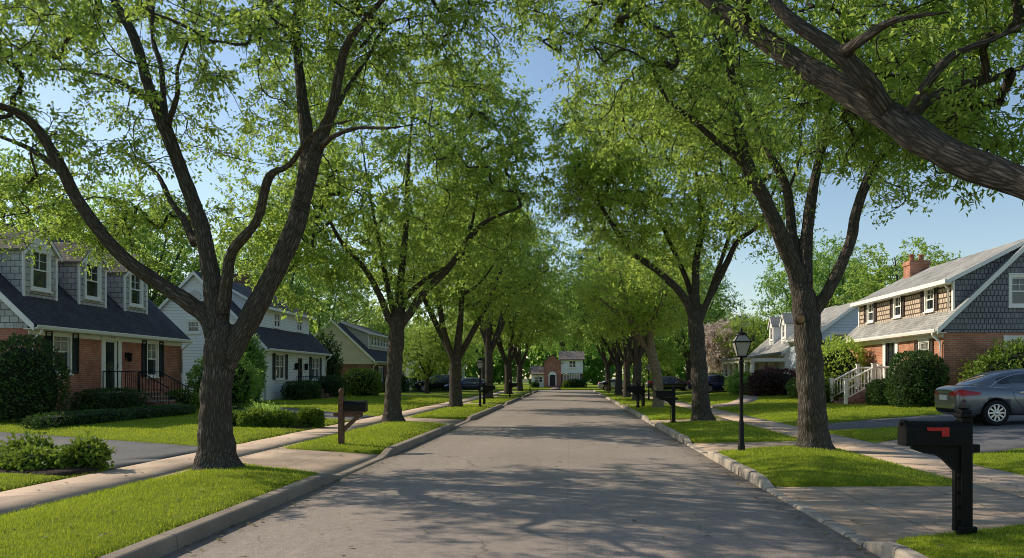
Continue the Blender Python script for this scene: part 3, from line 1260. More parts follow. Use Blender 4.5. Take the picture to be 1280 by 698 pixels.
# --- near left maple
Y = 13.3
g0 = at(272, 587, Y)
cur = [
    L(Y, (272, 592, .64), (271, 580, .47), (271, 565, .385), (270, 520, .315), (272, 475, .31), (276, 435, .33), (280, 405, .24)),
    L(Y, (275, 448, .2), (262, 402, .185), (240, 382, .175), (195, 352, .15), (146, 314, .135, -.3), (98, 252, .12, -.6), (78, 213, .11, -.8), (49, 164, .10, -1), (20, 140, .085, -1.2), (-30, 120, .06, -1.5), (-90, 60, .04, -1.7)),
    L(Y, (78, 216, .07, -.8), (40, 188, .06, -.6), (0, 171, .05, -.3), (-60, 150, .035, 0)),
    L(Y, (274, 445, .24), (270, 395, .215), (265, 350, .19, .1), (252, 287, .165, .2), (230, 222, .15, .3), (210, 170, .14, .3), (187, 112, .12, .3), (168, 48, .10, .3), (143, 0, .085, .3), (120, -60, .07, .4), (105, -140, .05, .5), (95, -220, .03, .5)),
    L(Y, (206, 160, .09, .3), (205, 130, .075, .6), (201, 82, .065, .9), (191, 48, .06, 1.1), (192, 0, .05, 1.3), (200, -80, .03, 1.6)),
    L(Y, (208, 160, .08, .3), (222, 118, .06, 0), (222, 86, .045, -.4), (240, 40, .03, -.8), (265, -20, .02, -1.2)),
    L(Y, (186, 126, .07, .3), (150, 103, .055, .9), (130, 95, .05, 1.2), (89, 87, .045, 1.8), (37, 87, .03, 2.4), (-30, 70, .02, 3)),
    L(Y, (243, 305, .10, .2), (230, 275, .08, .9), (213, 251, .07, 1.5), (192, 213, .055, 2.2), (150, 190, .04, 3), (100, 200, .025, 3.6)),
    L(Y, (277, 400, .15), (284, 350, .12, -.2), (290, 315, .11, -.4), (321, 276, .095, -.8), (336, 222, .085, -1.2), (362, 206, .06, -1.6), (395, 165, .045, -2.2), (440, 150, .03, -2.8)),
    L(Y, (281, 455, .23), (296, 428, .225), (321, 383, .215), (350, 325, .205), (366, 290, .2), (376, 256, .19), (385, 193, .165), (376, 110, .11, .4), (371, 40, .09, .7), (374, -20, .07, 1), (385, -120, .04, 1.4)),
    L(Y, (376, 262, .16), (398, 180, .135, -.2), (415, 138, .115, -.4), (425, 86, .095, -.6), (437, 50, .08, -.8), (478, 0, .06, -1.2), (530, -60, .035, -1.8)),
    L(Y, (400, 175, .085, -.2), (430, 118, .06, .4), (460, 72, .05, .9), (490, 28, .042, 1.4), (565, 18, .032, 2.4), (665, 10, .02, 3.6)),
    L(Y, (394, 190, .08, -.1), (418, 170, .06, -.6), (450, 160, .05, -1), (490, 160, .035, -1.5), (550, 150, .02, -2.2)),
    L(Y, (371, 60, .06, .6), (340, 20, .045, 0), (310, -40, .03, -.5)),
]
make_tree('large near maple with a thick forked trunk standing before the brick cape house', GRP, (g0.x, Y, .14), cur,
          [((-6.7, 13.3, 8.7), (5.3, 5.4, 3.3), 10), ((-9.2, 13.6, 5.2), (2.2, 1.8, 1.25), 1.5), ((-3.1, 13.4, 8.0), (2.5, 3.0, 1.7), 2.6),
           ((-8.4, 15.4, 4.6), (1.9, 1.0, .8), 1.1), ((-12.3, 17.0, 10.2), (4.6, 4.0, 1.7), 4.5)], 1260, 84, .44, .084, M['leaf_maple'], M['bark'], 3, .07, .03)  # last lobe added mostly above the view, to cast shade on the near road

# --- near right maple
Y = 16.5
g0 = at(1018, 563, Y)
cur = [
    L(Y, (1018, 570, .68), (1018, 558, .5), (1017, 540, .40), (1014, 490, .345), (1011, 440, .34), (1008, 395, .36), (1004, 365, .28)),
    L(Y, (1006, 400, .24), (997, 350, .23), (980, 305, .21, -.2), (957, 252, .185, -.4), (935, 208, .165, -.6), (920, 150, .135, -.7), (913, 90, .115, -.8), (905, 30, .10, -.8), (893, -30, .08, -.8), (880, -110, .05, -.8)),
    L(Y, (932, 205, .10, -.6), (900, 180, .085, -.9), (865, 150, .075, -1.2), (832, 121, .06, -1.5), (815, 85, .05, -1.8), (790, 65, .04, -2.2), (740, 50, .025, -2.8)),
    L(Y, (1003, 365, .17), (991, 301, .14, .3), (984, 239, .125, .5), (966, 199, .11, .8), (944, 154, .09, 1.1), (925, 100, .07, 1.4), (915, 20, .05, 1.8), (905, -80, .03, 2)),
    L(Y, (1007, 370, .19), (1008, 305, .165, .2), (1016, 239, .14, .3), (1029, 177, .12, .4), (1037, 130, .10, .5), (1050, 60, .08, .5), (1065, -30, .05, .5)),
    L(Y, (1010, 400, .17), (1034, 366, .155, -.1), (1062, 305, .14, -.2), (1071, 262, .13, -.3), (1092, 210, .115, -.5), (1114, 182, .09, -.7), (1145, 150, .065, -1), (1190, 110, .04, -1.5)),
    L(Y, (985, 240, .06, .5), (1000, 190, .045, 1.4), (995, 120, .03, 2.4)),
    L(Y, (920, 150, .06, -.7), (880, 110, .045, .2), (830, 90, .03, 1.2), (770, 80, .02, 2.2)),
]
make_tree('right hand maple with a round pruning scar on its trunk beside the lamp post', GRP, (g0.x, Y, .16), cur,
          [((4.6, 16.5, 8.8), (4.5, 5, 3.5), 10), ((1.9, 15.6, 7.6), (2.2, 2.6, 2.0), 2), ((6.9, 16.2, 6.6), (1.7, 1.8, 1.5), 1.2), ((.4, 15.4, 9.0), (1.9, 2.2, 1.6), 1.6)], 1020, 84, .46, .084, M['leaf_maple'], M['bark'], 5, .07, .032)
sc_o = [o for o in COL.objects if o.type == 'EMPTY'][-1]
scar = MB(origin=sc_o.location)
pc = at(1000, 399, Y - .36)
scar.tube([(pc.x, pc.y + .1, pc.z), (pc.x, pc.y - .03, pc.z), (pc.x, pc.y - .06, pc.z)], [.115, .115, .09], 14)
scar.cur = 1
scar.tube([(pc.x, pc.y - .058, pc.z), (pc.x, pc.y - .064, pc.z)], [.085, .08], 14)
M['scar'] = plain('cut_wood', (0.30, 0.17, 0.09), .9, .35, 12, .3)
scar.build('pruning_scar', [M['bark'], M['scar']], sc_o)

# --- tree at the right edge whose limb reaches over the road
cur = [
    ([(4.7, 5.2, .0), (4.72, 5.25, .5), (4.75, 5.3, 1.6), (4.72, 5.35, 2.5), (4.75, 5.3, 3.4)], [.46, .36, .32, .31, .22]),
    ([(4.72, 5.35, 2.3), (4.55, 5.6, 2.75)] + [at(1350, 252, 6.3), at(1280, 230, 6.6), at(1180, 190, 7.0), at(1105, 140, 7.4), at(1040, 103, 7.8), at(985, 70, 8.2), at(930, 32, 8.6), at(880, -6, 9.0), at(800, -80, 9.6)], [.2, .175, .138, .125, .13, .138, .112, .10, .094, .088, .07, .02]),
    ([at(1112, 145, 7.35), at(1085, 105, 7.2), at(1048, 66, 7.2), at(1010, 40, 7.3), at(975, 12, 7.4), at(950, -40, 7.6)], [.10, .092, .08, .072, .062, .04]),
    ([at(1128, 156, 7.3), at(1160, 125, 7.6), at(1200, 108, 8.0), at(1250, 95, 8.4), at(1310, 70, 8.8)], [.075, .06, .05, .04, .025]),
    ([at(1130, 158, 7.3), at(1155, 110, 7.0), at(1190, 70, 6.9), at(1240, 50, 6.9), at(1290, 25, 7)], [.06, .05, .042, .035, .02]),
    ([at(1050, 68, 7.2), at(1085, 45, 6.8), at(1120, 25, 6.5), at(1190, 15, 6.3)], [.06, .045, .035, .02]),
    ([(4.75, 5.3, 3.1), (4.9, 5.2, 4.2), (5.2, 5.0, 5.6), (5.4, 5.0, 7)], [.22, .17, .12, .06]),
    ([(4.75, 5.3, 3.0), (4.3, 4.6, 4.2), (3.8, 3.9, 5.6), (3.2, 3.4, 7)], [.19, .15, .11, .06]),
]


def clear_view(p):
    px, py = 712 + p[0] * F / p[1], 472 - (p[2] - EYE) * F / p[1]
    return not (py > 262 or (px < 950 and py > 120) or p[1] < 5)


make_tree('tree at the right edge whose thick bare limb slants over the street', GRP, (4.7, 5.2, .14), cur,
          [((3.9, 8.4, 5.6), (2.5, 2.3, 1.7), 6), ((4.6, 5.2, 7.4), (3.2, 3.0, 2.0), 5), ((4.6, 9.2, 4.5), (1.0, 1.0, .7), .8)],
          520, 85, .42, .09, M['leaf_maple'], M['bark'], 8, .05, .026, keep=clear_view, aspect=.42)

# --- second left maple
Y = 27.5
g0 = at(491, 526, Y)
cur = [
    L(Y, (491, 530, .64), (491, 522, .46), (491, 505, .35), (493, 460, .33), (496, 415, .34), (498, 395, .27)),
    L(Y, (498, 410, .2), (510, 395, .19), (530, 366, .17), (560, 336, .15, -.3), (586, 299, .13, -.6), (608, 277, .10, -1), (653, 258, .06, -1.5)),
    L(Y, (500, 405, .16), (508, 372, .14, .3), (535, 348, .12, .5), (575, 322, .10, .8), (590, 280, .08, 1), (600, 220, .05, 1.4)),
    L(Y, (498, 405, .2), (499, 373, .18), (504, 318, .15, .2), (508, 273, .13, .3), (510, 210, .10, .3), (515, 150, .06, .3)),
    L(Y, (496, 412, .18), (486, 398, .16), (474, 368, .14, -.2), (455, 335, .12, -.5), (425, 300, .10, -.8), (400, 250, .06, -1.2)),
    L(Y, (497, 408, .15), (487, 370, .13, .5), (475, 310, .10, 1), (460, 230, .07, 1.4), (450, 160, .04, 1.6)),
]
make_tree('second left maple with a low forking trunk beside the wooden mailbox', GRP, (g0.x, Y, .17), cur,
          [((-6.3, 27.5, 8.6), (5.3, 5, 4.5), 10), ((-9.6, 27.3, 6.0), (2.2, 2.4, 2.3), 2), ((-3.0, 27.3, 8.6), (2.2, 3, 2.5), 1.4), ((-3.3, 28, 10.8), (2.0, 2.5, 2.1), 1.4)], 950, 66, .7, .138, M['leaf_maple'], M['bark'], 12, -.06, .045)

# --- second right maple
Y = 27.3
g0 = at(877, 527, Y)
cur = [
    L(Y, (879, 532, .66), (878, 522, .5), (876, 500, .38), (873, 450, .35), (870, 410, .34), (868, 390, .27)),
    L(Y, (870, 412, .2), (855, 372, .18), (824, 341, .15, -.2), (789, 314, .13, -.5), (767, 283, .11, -.8), (749, 252, .09, -1), (735, 200, .06, -1.3)),
    L(Y, (868, 400, .15), (860, 355, .13, .3), (836, 300, .11, .6), (815, 250, .08, .9), (805, 180, .05, 1.2)),
    L(Y, (870, 395, .19), (870, 330, .16, .1), (878, 283, .13, .2), (872, 230, .10, .3), (865, 160, .06, .3)),
    L(Y, (873, 405, .18), (884, 378, .16), (909, 328, .14, -.2), (922, 302, .12, -.3), (949, 279, .10, -.5), (975, 220, .06, -.8)),
    L(Y, (874, 402, .14), (893, 350, .12, .4), (915, 280, .09, .9), (925, 200, .05, 1.2)),
]
make_tree('second right maple with a dark leaning trunk behind the lamp post', GRP, (g0.x, Y, .16), cur,
          [((3.8, 27.3, 8.9), (4.6, 4.6, 3.6), 10), ((1.2, 26.8, 7.8), (1.8, 2.2, 1.7), 1.3), ((1.0, 27, 9.8), (2.0, 2.5, 2.0), 1.2)], 900, 62, .68, .13, M['leaf_bright'], M['bark'], 14, -.06, .045)  # brighter leaf colour stands in for sunlight the left trees block


# --- ready-made crowns for the trees further off; org at 0, built once and copied
def proto(label, group, seed, h, rad, fork, nl, nclus, per, size, leaf, bark, name='street_tree', rt=.3, low=.36, spread=.55, cat='tree', rc=.8, lean=0.):
    rg = random.Random(seed)
    tr = [(0, 0, -.1), (0.02, 0, .15), (0.0, 0.02, fork * .5), (lean * .5, -.02, fork), (lean * .5 + .05, 0, fork * 1.15)]
    cur = [(tr, [rt * 1.45, rt * 1.15, rt, rt * .97, rt * .7])]
    for i in range(nl):
        a = i * 2 * math.pi / nl + rg.uniform(-.4, .4)
        s = spread * rg.uniform(.7, 1.2) * rad
        top = h * rg.uniform(.72, .9)
        P = [(lean * .5, 0, fork * rg.uniform(.88, 1.0))]
        for t in (.2, .45, .7, 1):
            rr = s * (t ** .75) + rg.uniform(-.15, .15)
            P.append((lean + math.cos(a) * rr, math.sin(a) * rr, fork + (top - fork) * t))
        cur.append((P, [rt * .55, rt * .5, rt * .4, rt * .28, rt * .12]))
        a2 = a + rg.uniform(-.6, .6)
        b = P[2]
        e = (b[0] + math.cos(a2) * rad * .55, b[1] + math.sin(a2) * rad * .55, b[2] + h * .14)
        cur.append(([b, ((b[0] + e[0]) / 2, (b[1] + e[1]) / 2, b[2] + h * .04), e], [rt * .32, rt * .24, rt * .1]))
    zc = h * (low + 1) / 2
    return make_tree(label, group, (0, 0, 0), cur, [((lean, 0, zc), (rad, rad, h * (1 - low) / 2), 10)], nclus, per, rc, size, leaf, bark, seed, -.1, None, cat, name=name)


def place(o, x, y, rz=0., s=1., label=None, group=None, z=None, sz=None):
    o.location = (x, y, (float(base(x, y)) + .05) if z is None else z)
    o.rotation_euler = (0, 0, rz)
    o.scale = (s, s, sz or s)
    if label:
        o['label'] = label
    if group:
        o['group'] = group
    return o


T1 = proto('third left street tree with three limbs forking low above the bright kerb strip', GRP, 21, 11.0, 5.2, 2.3, 5, 640, 60, .168, M['leaf_maple'], M['bark'], rc=.85)
T2 = proto('dark trunked street tree', GRP, 22, 12.5, 5.7, 2.6, 6, 580, 60, .17, M['leaf_deep'], M['bark'], rc=.9)
T3 = proto('pale barked young tree with light yellow green leaves on the right kerb strip', GRP, 23, 7.6, 3.1, 2.9, 5, 330, 42, .17, M['leaf_bright'], M['bark_pale'], rt=.24, low=.45, rc=.7, lean=-.8)
BG = 'garden trees rising behind the houses'
T4 = proto('big dark tree behind the brick cape house', BG, 24, 14.0, 5.4, 3.2, 6, 480, 42, .25, M['leaf_deep'], M['bark'], name='garden_tree', low=.22, rc=1.0)
T5 = proto('round mid green tree behind the brick house with dormer strip', BG, 25, 10.5, 4.6, 2.2, 6, 460, 42, .24, M['leaf_maple'], M['bark'], name='garden_tree', low=.2, rc=.95)

place(T1, -5.85, 41.0, .4, 1.0, z=.19)
place(T3, 4.25, 38.6, .3, 1.0, z=.19)
first = [True]


def cp(T, x, y, rz, s, label, group=None, sz=None, z=None):
    o = copy_tree(T)
    return place(o, x, y, rz, s, label, group, z, sz)


cp(T1, -5.6, 73, 4.1, 1.1, 'fifth left street tree, slim dark trunk seen right of the fourth', z=.19)
cp(T1, -5.5, 88, 1.1, 1.1, 'last left street tree, nearest the crossing street', z=.19)
place(T2, 4.35, 51.5, 1.3, .95, 'dark street tree with broad trunk just beyond the pale barked one', z=.19)
cp(T2, 4.3, 60, 4.0, .9, 'dark leaning street tree behind the pair of far right mailboxes', z=.19)
cp(T1, 4.3, 70, 3.0, 1.0, 'slender street tree on the right before the brown far mailbox', z=.19)
cp(T2, 4.3, 90, 5.0, 1.0, 'last right street tree, nearest the crossing street', z=.19)
place(T4, -28.5, 52, .0, 1.0)
for k, (T, x, y, rz, s, lab) in enumerate([
    (T4, -31, 41, 1.0, .95, 'dark tree above the left end of the cape roof'),
    (T5, -32, 56, 2.0, 1.15, 'tree behind the gable of the white house'),
    (T4, -25, 66, 3.0, 1.05, 'dark tree between the white house and the beige one'),
    (T5, -12.5, 70, .5, .62, 'smaller light green tree before the beige house'),
    (T5, -15, 97, 4.4, .8, 'tree standing at the far left corner of the crossing'),
    (T4, -27, 88, .4, 1.1, 'tall dark tree behind the far left houses'),
    (T4, -14, 130, 2.4, 1.2, 'dark tree left behind the house at the street end'),
    (T5, -30, 125, 5.4, 1.3, 'far tree left of the street end beyond the crossing'),
    (T4, 9, 128, 1.4, 1.15, 'dark tree right behind the house at the street end'),
    (T5, 20, 122, 3.4, 1.3, 'far tree right of the street end beyond the crossing'),
    (T4, 0, 138, .9, 1.3, 'tall dark tree right behind the roof at the street end'),
    (T5, 23.5, 56, 4.2, 1.0, None),
    (T4, 12.5, 84, 1.8, .95, 'dark tree behind the cars parked on the right'),
    (T5, 10.2, 96, 3.8, .9, 'tree at the far right corner of the crossing'),
    (T4, 24, 78, 2.6, 1.05, 'dark tree behind the porch house on the right'),
    (T5, 17, 73.5, .6, .7, 'mid green tree between porch house and parked blue car'),
    (T4, 31, 92, 4.9, 1.1, 'far dark tree above the right hand roofs'),
    (T2, -5.8, 57.5, 3.9, .92, 'tall fourth left street tree rising above the third one'),
]):
    if lab is None:
        place(T5, x, y, rz, s)
    else:
        cp(T, x, y, rz, s, lab, GRP if k == 17 else BG, 1.3 if k == 17 else None)


# ------------------------------------------------------------------ far wood that closes the view
def far_wood():
    rg = np.random.default_rng(77)
    cs = []
    for x in np.arange(-150, 151, 7.5):
        cs.append((x + rg.uniform(-3, 3), 172 + rg.uniform(-8, 16) + abs(x) * -.15, rg.uniform(9, 14)))
    for y in np.arange(20, 165, 8):
        cs.append((-62 + rg.uniform(-5, 5), y, rg.uniform(8, 12)))
        cs.append((60 + rg.uniform(-5, 5), y, rg.uniform(8, 12)))
    P = []
    for (x, y, h) in cs:
        n = 800
        d = rg.normal(size=(n, 3))
        d /= np.linalg.norm(d, axis=1)[:, None]
        lump = np.array([1 + .25 * noise.noise(Vector(q * 2.2) + Vector((x, y, 0))) for q in d])
        k = (rg.random(n) ** .35 * lump)[:, None]
        P.append(np.array([x, y, h * .5]) + d * k * np.array([5.2, 5.2, h * .52]))
    P = np.concatenate(P)
    n = len(P)
    ax = rg.normal(size=(n, 3))
    ax /= np.linalg.norm(ax, axis=1)[:, None]
    sd = np.cross(ax, rg.normal(size=(n, 3)))
    sd /= np.linalg.norm(sd, axis=1)[:, None]
    s = rg.uniform(.5, 1.1, n)[:, None]
    V = np.stack([P - ax * s, P + sd * s * .6, P + ax * s, P - sd * s * .6], 1)
    V[..., 2] = np.maximum(V[..., 2], .05)
    i = np.arange(n, dtype=np.int32)[:, None] * 4 + np.arange(4, dtype=np.int32)[None]
    o = link('distant_wood', np_mesh('distant_wood', V.reshape(-1, 3), i, M['leaf_deep'], {'tint': np.repeat(np.clip(rg.normal(.2, .15, n), 0, 1), 4)}))
    tag(o, 'far belt of trees closing the view behind the houses', 'wood', kind='stuff')


far_wood()
# ------------------------------------------------------------------ houses


class House:
    """a house with its front along u (0..L), depth d (0..D) behind the front and height z"""

    def __init__(self, name, label, tf, origin, cat='house', group=None):
        self.tf, self.o = tf, Vector(origin)
        self.root = empty(name, origin, label, cat, group)

    def mb(self):
        return MB(self.tf, self.o)

    def part(self, mb, name, mats, parent=None, label=None):
        o = mb.build(name, mats, parent or self.root)
        if label:
            o['label'] = label
        return o

    def window(self, P, s0, s1, t0, t1, parent=None, cols=1, rows=2, mun=(2, 2), shutters=0., shm=None, trim=None, sill=True, curtain=0.0, cas=.085):
        """P(s,t,n): n>0 goes into the wall"""
        trim = trim or M['trim']
        m = MB(lambda s, t, n: self.tf(*P(s, t, n)), self.o)

        def bx(a0, a1, b0, b1, n0, n1):
            m.box(a0, a1, b0, b1, n0, n1)
        c = cas
        bx(s0 - c, s0, t0 - c * .6, t1 + c, -.035, .07)
        bx(s1, s1 + c, t0 - c * .6, t1 + c, -.035, .07)
        bx(s0 - c - .02, s1 + c + .02, t1 + c, t1 + c + .05, -.06, .05)
        bx(s0, s1, t1, t1 + c, -.033, .07)
        if sill:
            bx(s0 - c - .03, s1 + c + .03, t0 - c * .6 - .055, t0 - c * .6, -.085, .05)
            bx(s0, s1, t0 - c * .6, t0, -.033, .07)
        wd = (s1 - s0) / cols
        for i in range(cols):
            a, b = s0 + i * wd, s0 + (i + 1) * wd
            if i:
                bx(a - .03, a + .03, t0, t1, -.02, .068)
            tm = (t0 + t1) / 2
            bx(a, a + .045, t0, t1, .012, .062)
            bx(b - .045, b, t0, t1, .012, .062)
            bx(a + .045, b - .045, t0, t0 + .055, .012, .062)
            bx(a + .045, b - .045, t1 - .045, t1, .012, .062)
            if rows == 2:
                bx(a + .045, b - .045, tm - .025, tm + .025, .008, .062)
            if mun:
                for q in range(1, mun[0]):
                    x = a + (b - a) * q / mun[0]
                    bx(x - .009, x + .009, tm + .025, t1 - .045, .03, .064)
                for q in range(1, mun[1]):
                    y = tm + (t1 - tm) * q / mun[1]
                    bx(a + .045, b - .045, y - .009, y + .009, .031, .065)
        wo = self.part(m, 'window', trim, parent)
        g = MB(lambda s, t, n: self.tf(*P(s, t, n)), self.o)
        if curtain:
            g.quad((s0, t0 + (t1 - t0) * (1 - curtain), .07), (s1, t0 + (t1 - t0) * (1 - curtain), .07), (s1, t1, .07), (s0, t1, .07))
            g.cur = 1
            g.quad((s0, t0, .07), (s1, t0, .07), (s1, t0 + (t1 - t0) * (1 - curtain), .07), (s0, t0 + (t1 - t0) * (1 - curtain), .07))
            mats = [M['pane_light'], M['glass']]
        else:
            g.quad((s0, t0, .07), (s1, t0, .07), (s1, t1, .07), (s0, t1, .07))
            mats = [M['glass']]
        self.part(g, 'pane', mats, wo if parent is None else parent)
        if shutters:
            for a, b in ((s0 - c - .02 - shutters, s0 - c - .02), (s1 + c + .02, s1 + c + .02 + shutters)):
                h = MB(lambda s, t, n: self.tf(*P(s, t, n)), self.o)
                tb, tt = t0 - .05, t1 + .06
                h.box(a, a + .05, tb, tt, -.055, -.004)
                h.box(b - .05, b, tb, tt, -.055, -.004)
                for q0, q1 in ((tb, tb + .07), ((tb + tt) / 2 - .035, (tb + tt) / 2 + .035), (tt - .07, tt)):
                    h.box(a + .05, b - .05, q0, q1, -.053, -.004)
                k = int((tt - tb) / .075)
                for j in range(k):
                    y = tb + .07 + (tt - tb - .14) * (j + .5) / k
                    h.quad((a + .05, y - .036, -.044), (b - .05, y - .036, -.044), (b - .05, y + .036, -.016), (a + .05, y + .036, -.016))
                self.part(h, 'shutter', shm or M['shutter'], parent)
        return wo

    def roof_slab(self, mb, u0, u1, d0, z0, d1, z1, th=.1):
        mb.add([(u0, d0, z0), (u1, d0, z0), (u1, d1, z1), (u0, d1, z1), (u0, d0, z0 - th), (u1, d0, z0 - th), (u1, d1, z1 - th), (u0, d1, z1 - th)],
               [[0, 1, 2, 3], [7, 6, 5, 4], [0, 4, 5, 1], [1, 5, 6, 2], [2, 6, 7, 3], [3, 7, 4, 0]])


M['pane_light'] = glass_mat('curtained_glass', (0.13, 0.13, 0.115))


def left_tf(xf, y0, z0=.17):
    return lambda u, d, z: Vector((xf - d, y0 + u, z0 + z))


def right_tf(xf, y0, z0=.45):
    return lambda u, d, z: Vector((xf + d, y0 + u, z0 + z))


def cape(name, label, tf, origin, Ln, D, ze, zr, wall, gable, roof, split, wins=(), doors=(), sides=(), dormers=(), sheds=(), chimneys=(), trim=None, dstyle=None, cat='house', spouts=(0.12,), gable_round=None, ov=.34, ro=.22):
    """gabled house: front at d=0, ridge along u"""
    H = House(name, label, tf, origin, cat, 'houses along the street')
    trim = trim or M['trim']
    sl = (zr - ze) / (D / 2)
    front = lambda s, t, n: (s, n, t)
    side = lambda s, t, n: (n, s, t)
    # front + back + far walls
    holes = [(w['u'] - w['w'] / 2, w['u'] + w['w'] / 2, w['z0'], w['z1']) for w in wins] + [(d['u'] - d['w'] / 2, d['u'] + d['w'] / 2, d['z0'], d['z1']) for d in doors]
    m = H.mb()
    ztop = ze + .02
    m.cdt([(0, -.3), (Ln, -.3), (Ln, ztop), (0, ztop)], holes, lambda s, t: (s, 0, t))
    for (a, b, c, e) in holes:                       # reveals
        for q in (((a, c), (a, e)), ((b, c), (b, e)), ((a, c), (b, c)), ((a, e), (b, e))):
            (p0, p1) = q
            m.quad((p0[0], 0, p0[1]), (p1[0], 0, p1[1]), (p1[0], .12, p1[1]), (p0[0], .12, p0[1]))
    m.quad((0, D, -.3), (Ln, D, -.3), (Ln, D, ztop), (0, D, ztop))
    sh = [(w['s'] - w['w'] / 2, w['s'] + w['w'] / 2, w['z0'], w['z1']) for w in sides]
    lo = [h for h in sh if h[3] < split]
    hi = [h for h in sh if h[3] >= split]
    m.cdt([(0, -.3), (D, -.3), (D, split), (0, split)], lo, lambda s, t: (0, s, t))
    m.quad((Ln, 0, -.3), (Ln, D, -.3), (Ln, D, split), (Ln, 0, split))
    H.part(m, 'wall', wall)
    m = H.mb()
    zs = ze + (0) * sl

    def gpoly(off):
        return [(0, split), (D, split), (D, max(split + .01, zs)), (D / 2, zr - .02), (0, max(split + .01, zs))]
    p = -.035 if gable != wall else 0
    m.cdt(gpoly(0), hi, lambda s, t: (p, s, t))
    if p:
        m.quad((p, 0, split), (p, D, split), (0.002, D, split), (0.002, 0, split))
    H.part(m, 'gable_wall', gable)
    m = H.mb()
    m.cdt(gpoly(0), [], lambda s, t: (Ln - p, s, t))
    H.part(m, 'gable_wall', gable)
    # roof with overhangs
    m = H.mb()
    e0 = ze - ov * sl + .12
    H.roof_slab(m, -ro, Ln + ro, -ov, e0, D / 2, zr + .12)
    H.roof_slab(m, -ro, Ln + ro, D + ov, e0, D / 2, zr + .12)
    ro_ = H.part(m, 'roof', roof)
    # rake boards and fascia
    for u0 in (-ro - .025, Ln + ro + .001):
        m = H.mb()
        for d0, d1 in ((-ov, D / 2), (D + ov, D / 2)):
            m.add([(u0, d0, e0 - .002), (u0, d1, zr + .118), (u0, d1, zr - .11), (u0, d0, e0 - .23), (u0 + .024, d0, e0 - .002), (u0 + .024, d1, zr + .118), (u0 + .024, d1, zr - .11), (u0 + .024, d0, e0 - .23)],
                  [[0, 1, 2, 3], [7, 6, 5, 4], [0, 4, 5, 1], [3, 2, 6, 7], [0, 3, 7, 4], [1, 5, 6, 2]])
        H.part(m, 'rake_board', trim)
    m = H.mb()
    # soffit, frieze board, gutter
    m.box(-ro + .01, Ln + ro - .01, -ov + .02, 0.02, e0 - .17, e0 - .14)
    m.box(0, Ln, -.03, -.003, e0 - .33, e0 - .17)
    m.prism([(-ov - .11, e0 - .02), (-ov - .12, e0 - .05), (-ov - .09, e0 - .15), (-ov + .02, e0 - .16), (-ov + .02, e0 - .10), (-ov - .06, e0 - .10), (-ov - .10, e0 - .02)], 0, -ro + .03, Ln + ro - .03)
    H.part(m, 'gutter', trim)
    for u in spouts:
        m = H.mb()
        m.tube([(u, -ov - .04, e0 - .14), (u, -ov - .03, e0 - .26), (u, -.09, e0 - .5), (u, -.075, e0 - .65), (u, -.075, .12), (u, -.22, .02)], .042, 8)
        H.part(m, 'downspout', trim)
    for w_ in wins:
        H.window(front, w_['u'] - w_['w'] / 2, w_['u'] + w_['w'] / 2, w_['z0'], w_['z1'], cols=w_.get('c', 1), shutters=w_.get('sh', .36), shm=w_.get('shm'), trim=trim, curtain=w_.get('cu', 0), mun=w_.get('mun', (2, 2)))
    for w_ in sides:
        q = p if w_['z1'] >= split else 0
        H.window(lambda s, t, n, q=q: (n + q, s, t), w_['s'] - w_['w'] / 2, w_['s'] + w_['w'] / 2, w_['z0'], w_['z1'], cols=w_.get('c', 1), trim=trim, mun=w_.get('mun', (3, 2)), cas=.11)
    for d in doors:
        a, b, c, e = d['u'] - d['w'] / 2, d['u'] + d['w'] / 2, d['z0'], d['z1']
        m = H.mb()
        k = d.get('case', .16)
        m.box(a - k, a, -.05, .1, c, e)
        m.box(b, b + k, -.05, .1, c, e)
        m.box(a - k - .04, b + k + .04, -.075, .08, e, e + d.get('head', .3))
        m.box(a - k - .08, b + k + .08, -.12, .05, e + d.get('head', .3), e + d.get('head', .3) + .06)
        if d.get('ped'):
            m.prism([(a - k - .08, e + d['head'] + .06), (b + k + .08, e + d['head'] + .06), ((a + b) / 2, e + d['head'] + .42)], 1, -.10, .03)
        m.box(a, b, -.12, .12, c - .05, c)
        H.part(m, 'door_frame', trim)
        m = H.mb()
        st = d.get('stile', .1)
        z1 = c + d.get('kick', .12)
        m.box(a, a + st, .03, .075, c, e)
        m.box(b - st, b, .03, .075, c, e)
        m.box(a + st, b - st, .03, .075, e - .09, e)
        m.box(a + st, b - st, .03, .075, c, z1)
        if d.get('mid'):
            m.box((a + b) / 2 - .03, (a + b) / 2 + .03, .03, .075, z1, e - .09)
        dr = H.part(m, 'door', d.get('mat', trim))
        g = H.mb()
        g.quad((a + st, .055, z1), (b - st, .055, z1), (b - st, .055, e - .09), (a + st, .055, e - .09))
        H.part(g, 'pane', M['glass'], dr)
        m = H.mb()
        m.tube([(b - .06, .03, c + .95), (b - .06, -.02, c + .95), (b - .06, -.04, c + .99), (b - .06, -.04, c + 1.1)], .014, 6)
        H.part(m, 'handle', M['black'], dr)
    # gabled dormers
    for dm in dormers:
        u, wd, df = dm['u'], dm['w'], dm['d']
        zb = e0 + (df + ov) * sl                     # roof height at the face
        zt = dm['zt']
        pk = dm['pk']
        hw = wd / 2
        dt_e = (zt - zb) / sl + df                   # where the cheek meets the roof
        dt_r = (pk - zb) / sl + df
        m = H.mb()
        w_ = dm['win']
        hole = (u - w_[0] / 2, u + w_[0] / 2, w_[1], w_[2])
        m.cdt([(u - hw, zb - .25), (u + hw, zb - .25), (u + hw, zt), (u, pk - .05), (u - hw, zt)], [hole], lambda s, t: (s, df, t))
        for sgn in (-1, 1):
            m.quad((u + sgn * hw, df, zb - .25), (u + sgn * hw, df, zt), (u + sgn * hw, dt_e + .2, zt), (u + sgn * hw, dt_e + .2, zt - .3), (u + sgn * hw, df + .3, zb - .2))
        dmo = H.part(m, 'dormer', dm.get('mat', gable))
        r = H.mb()
        oh = .12
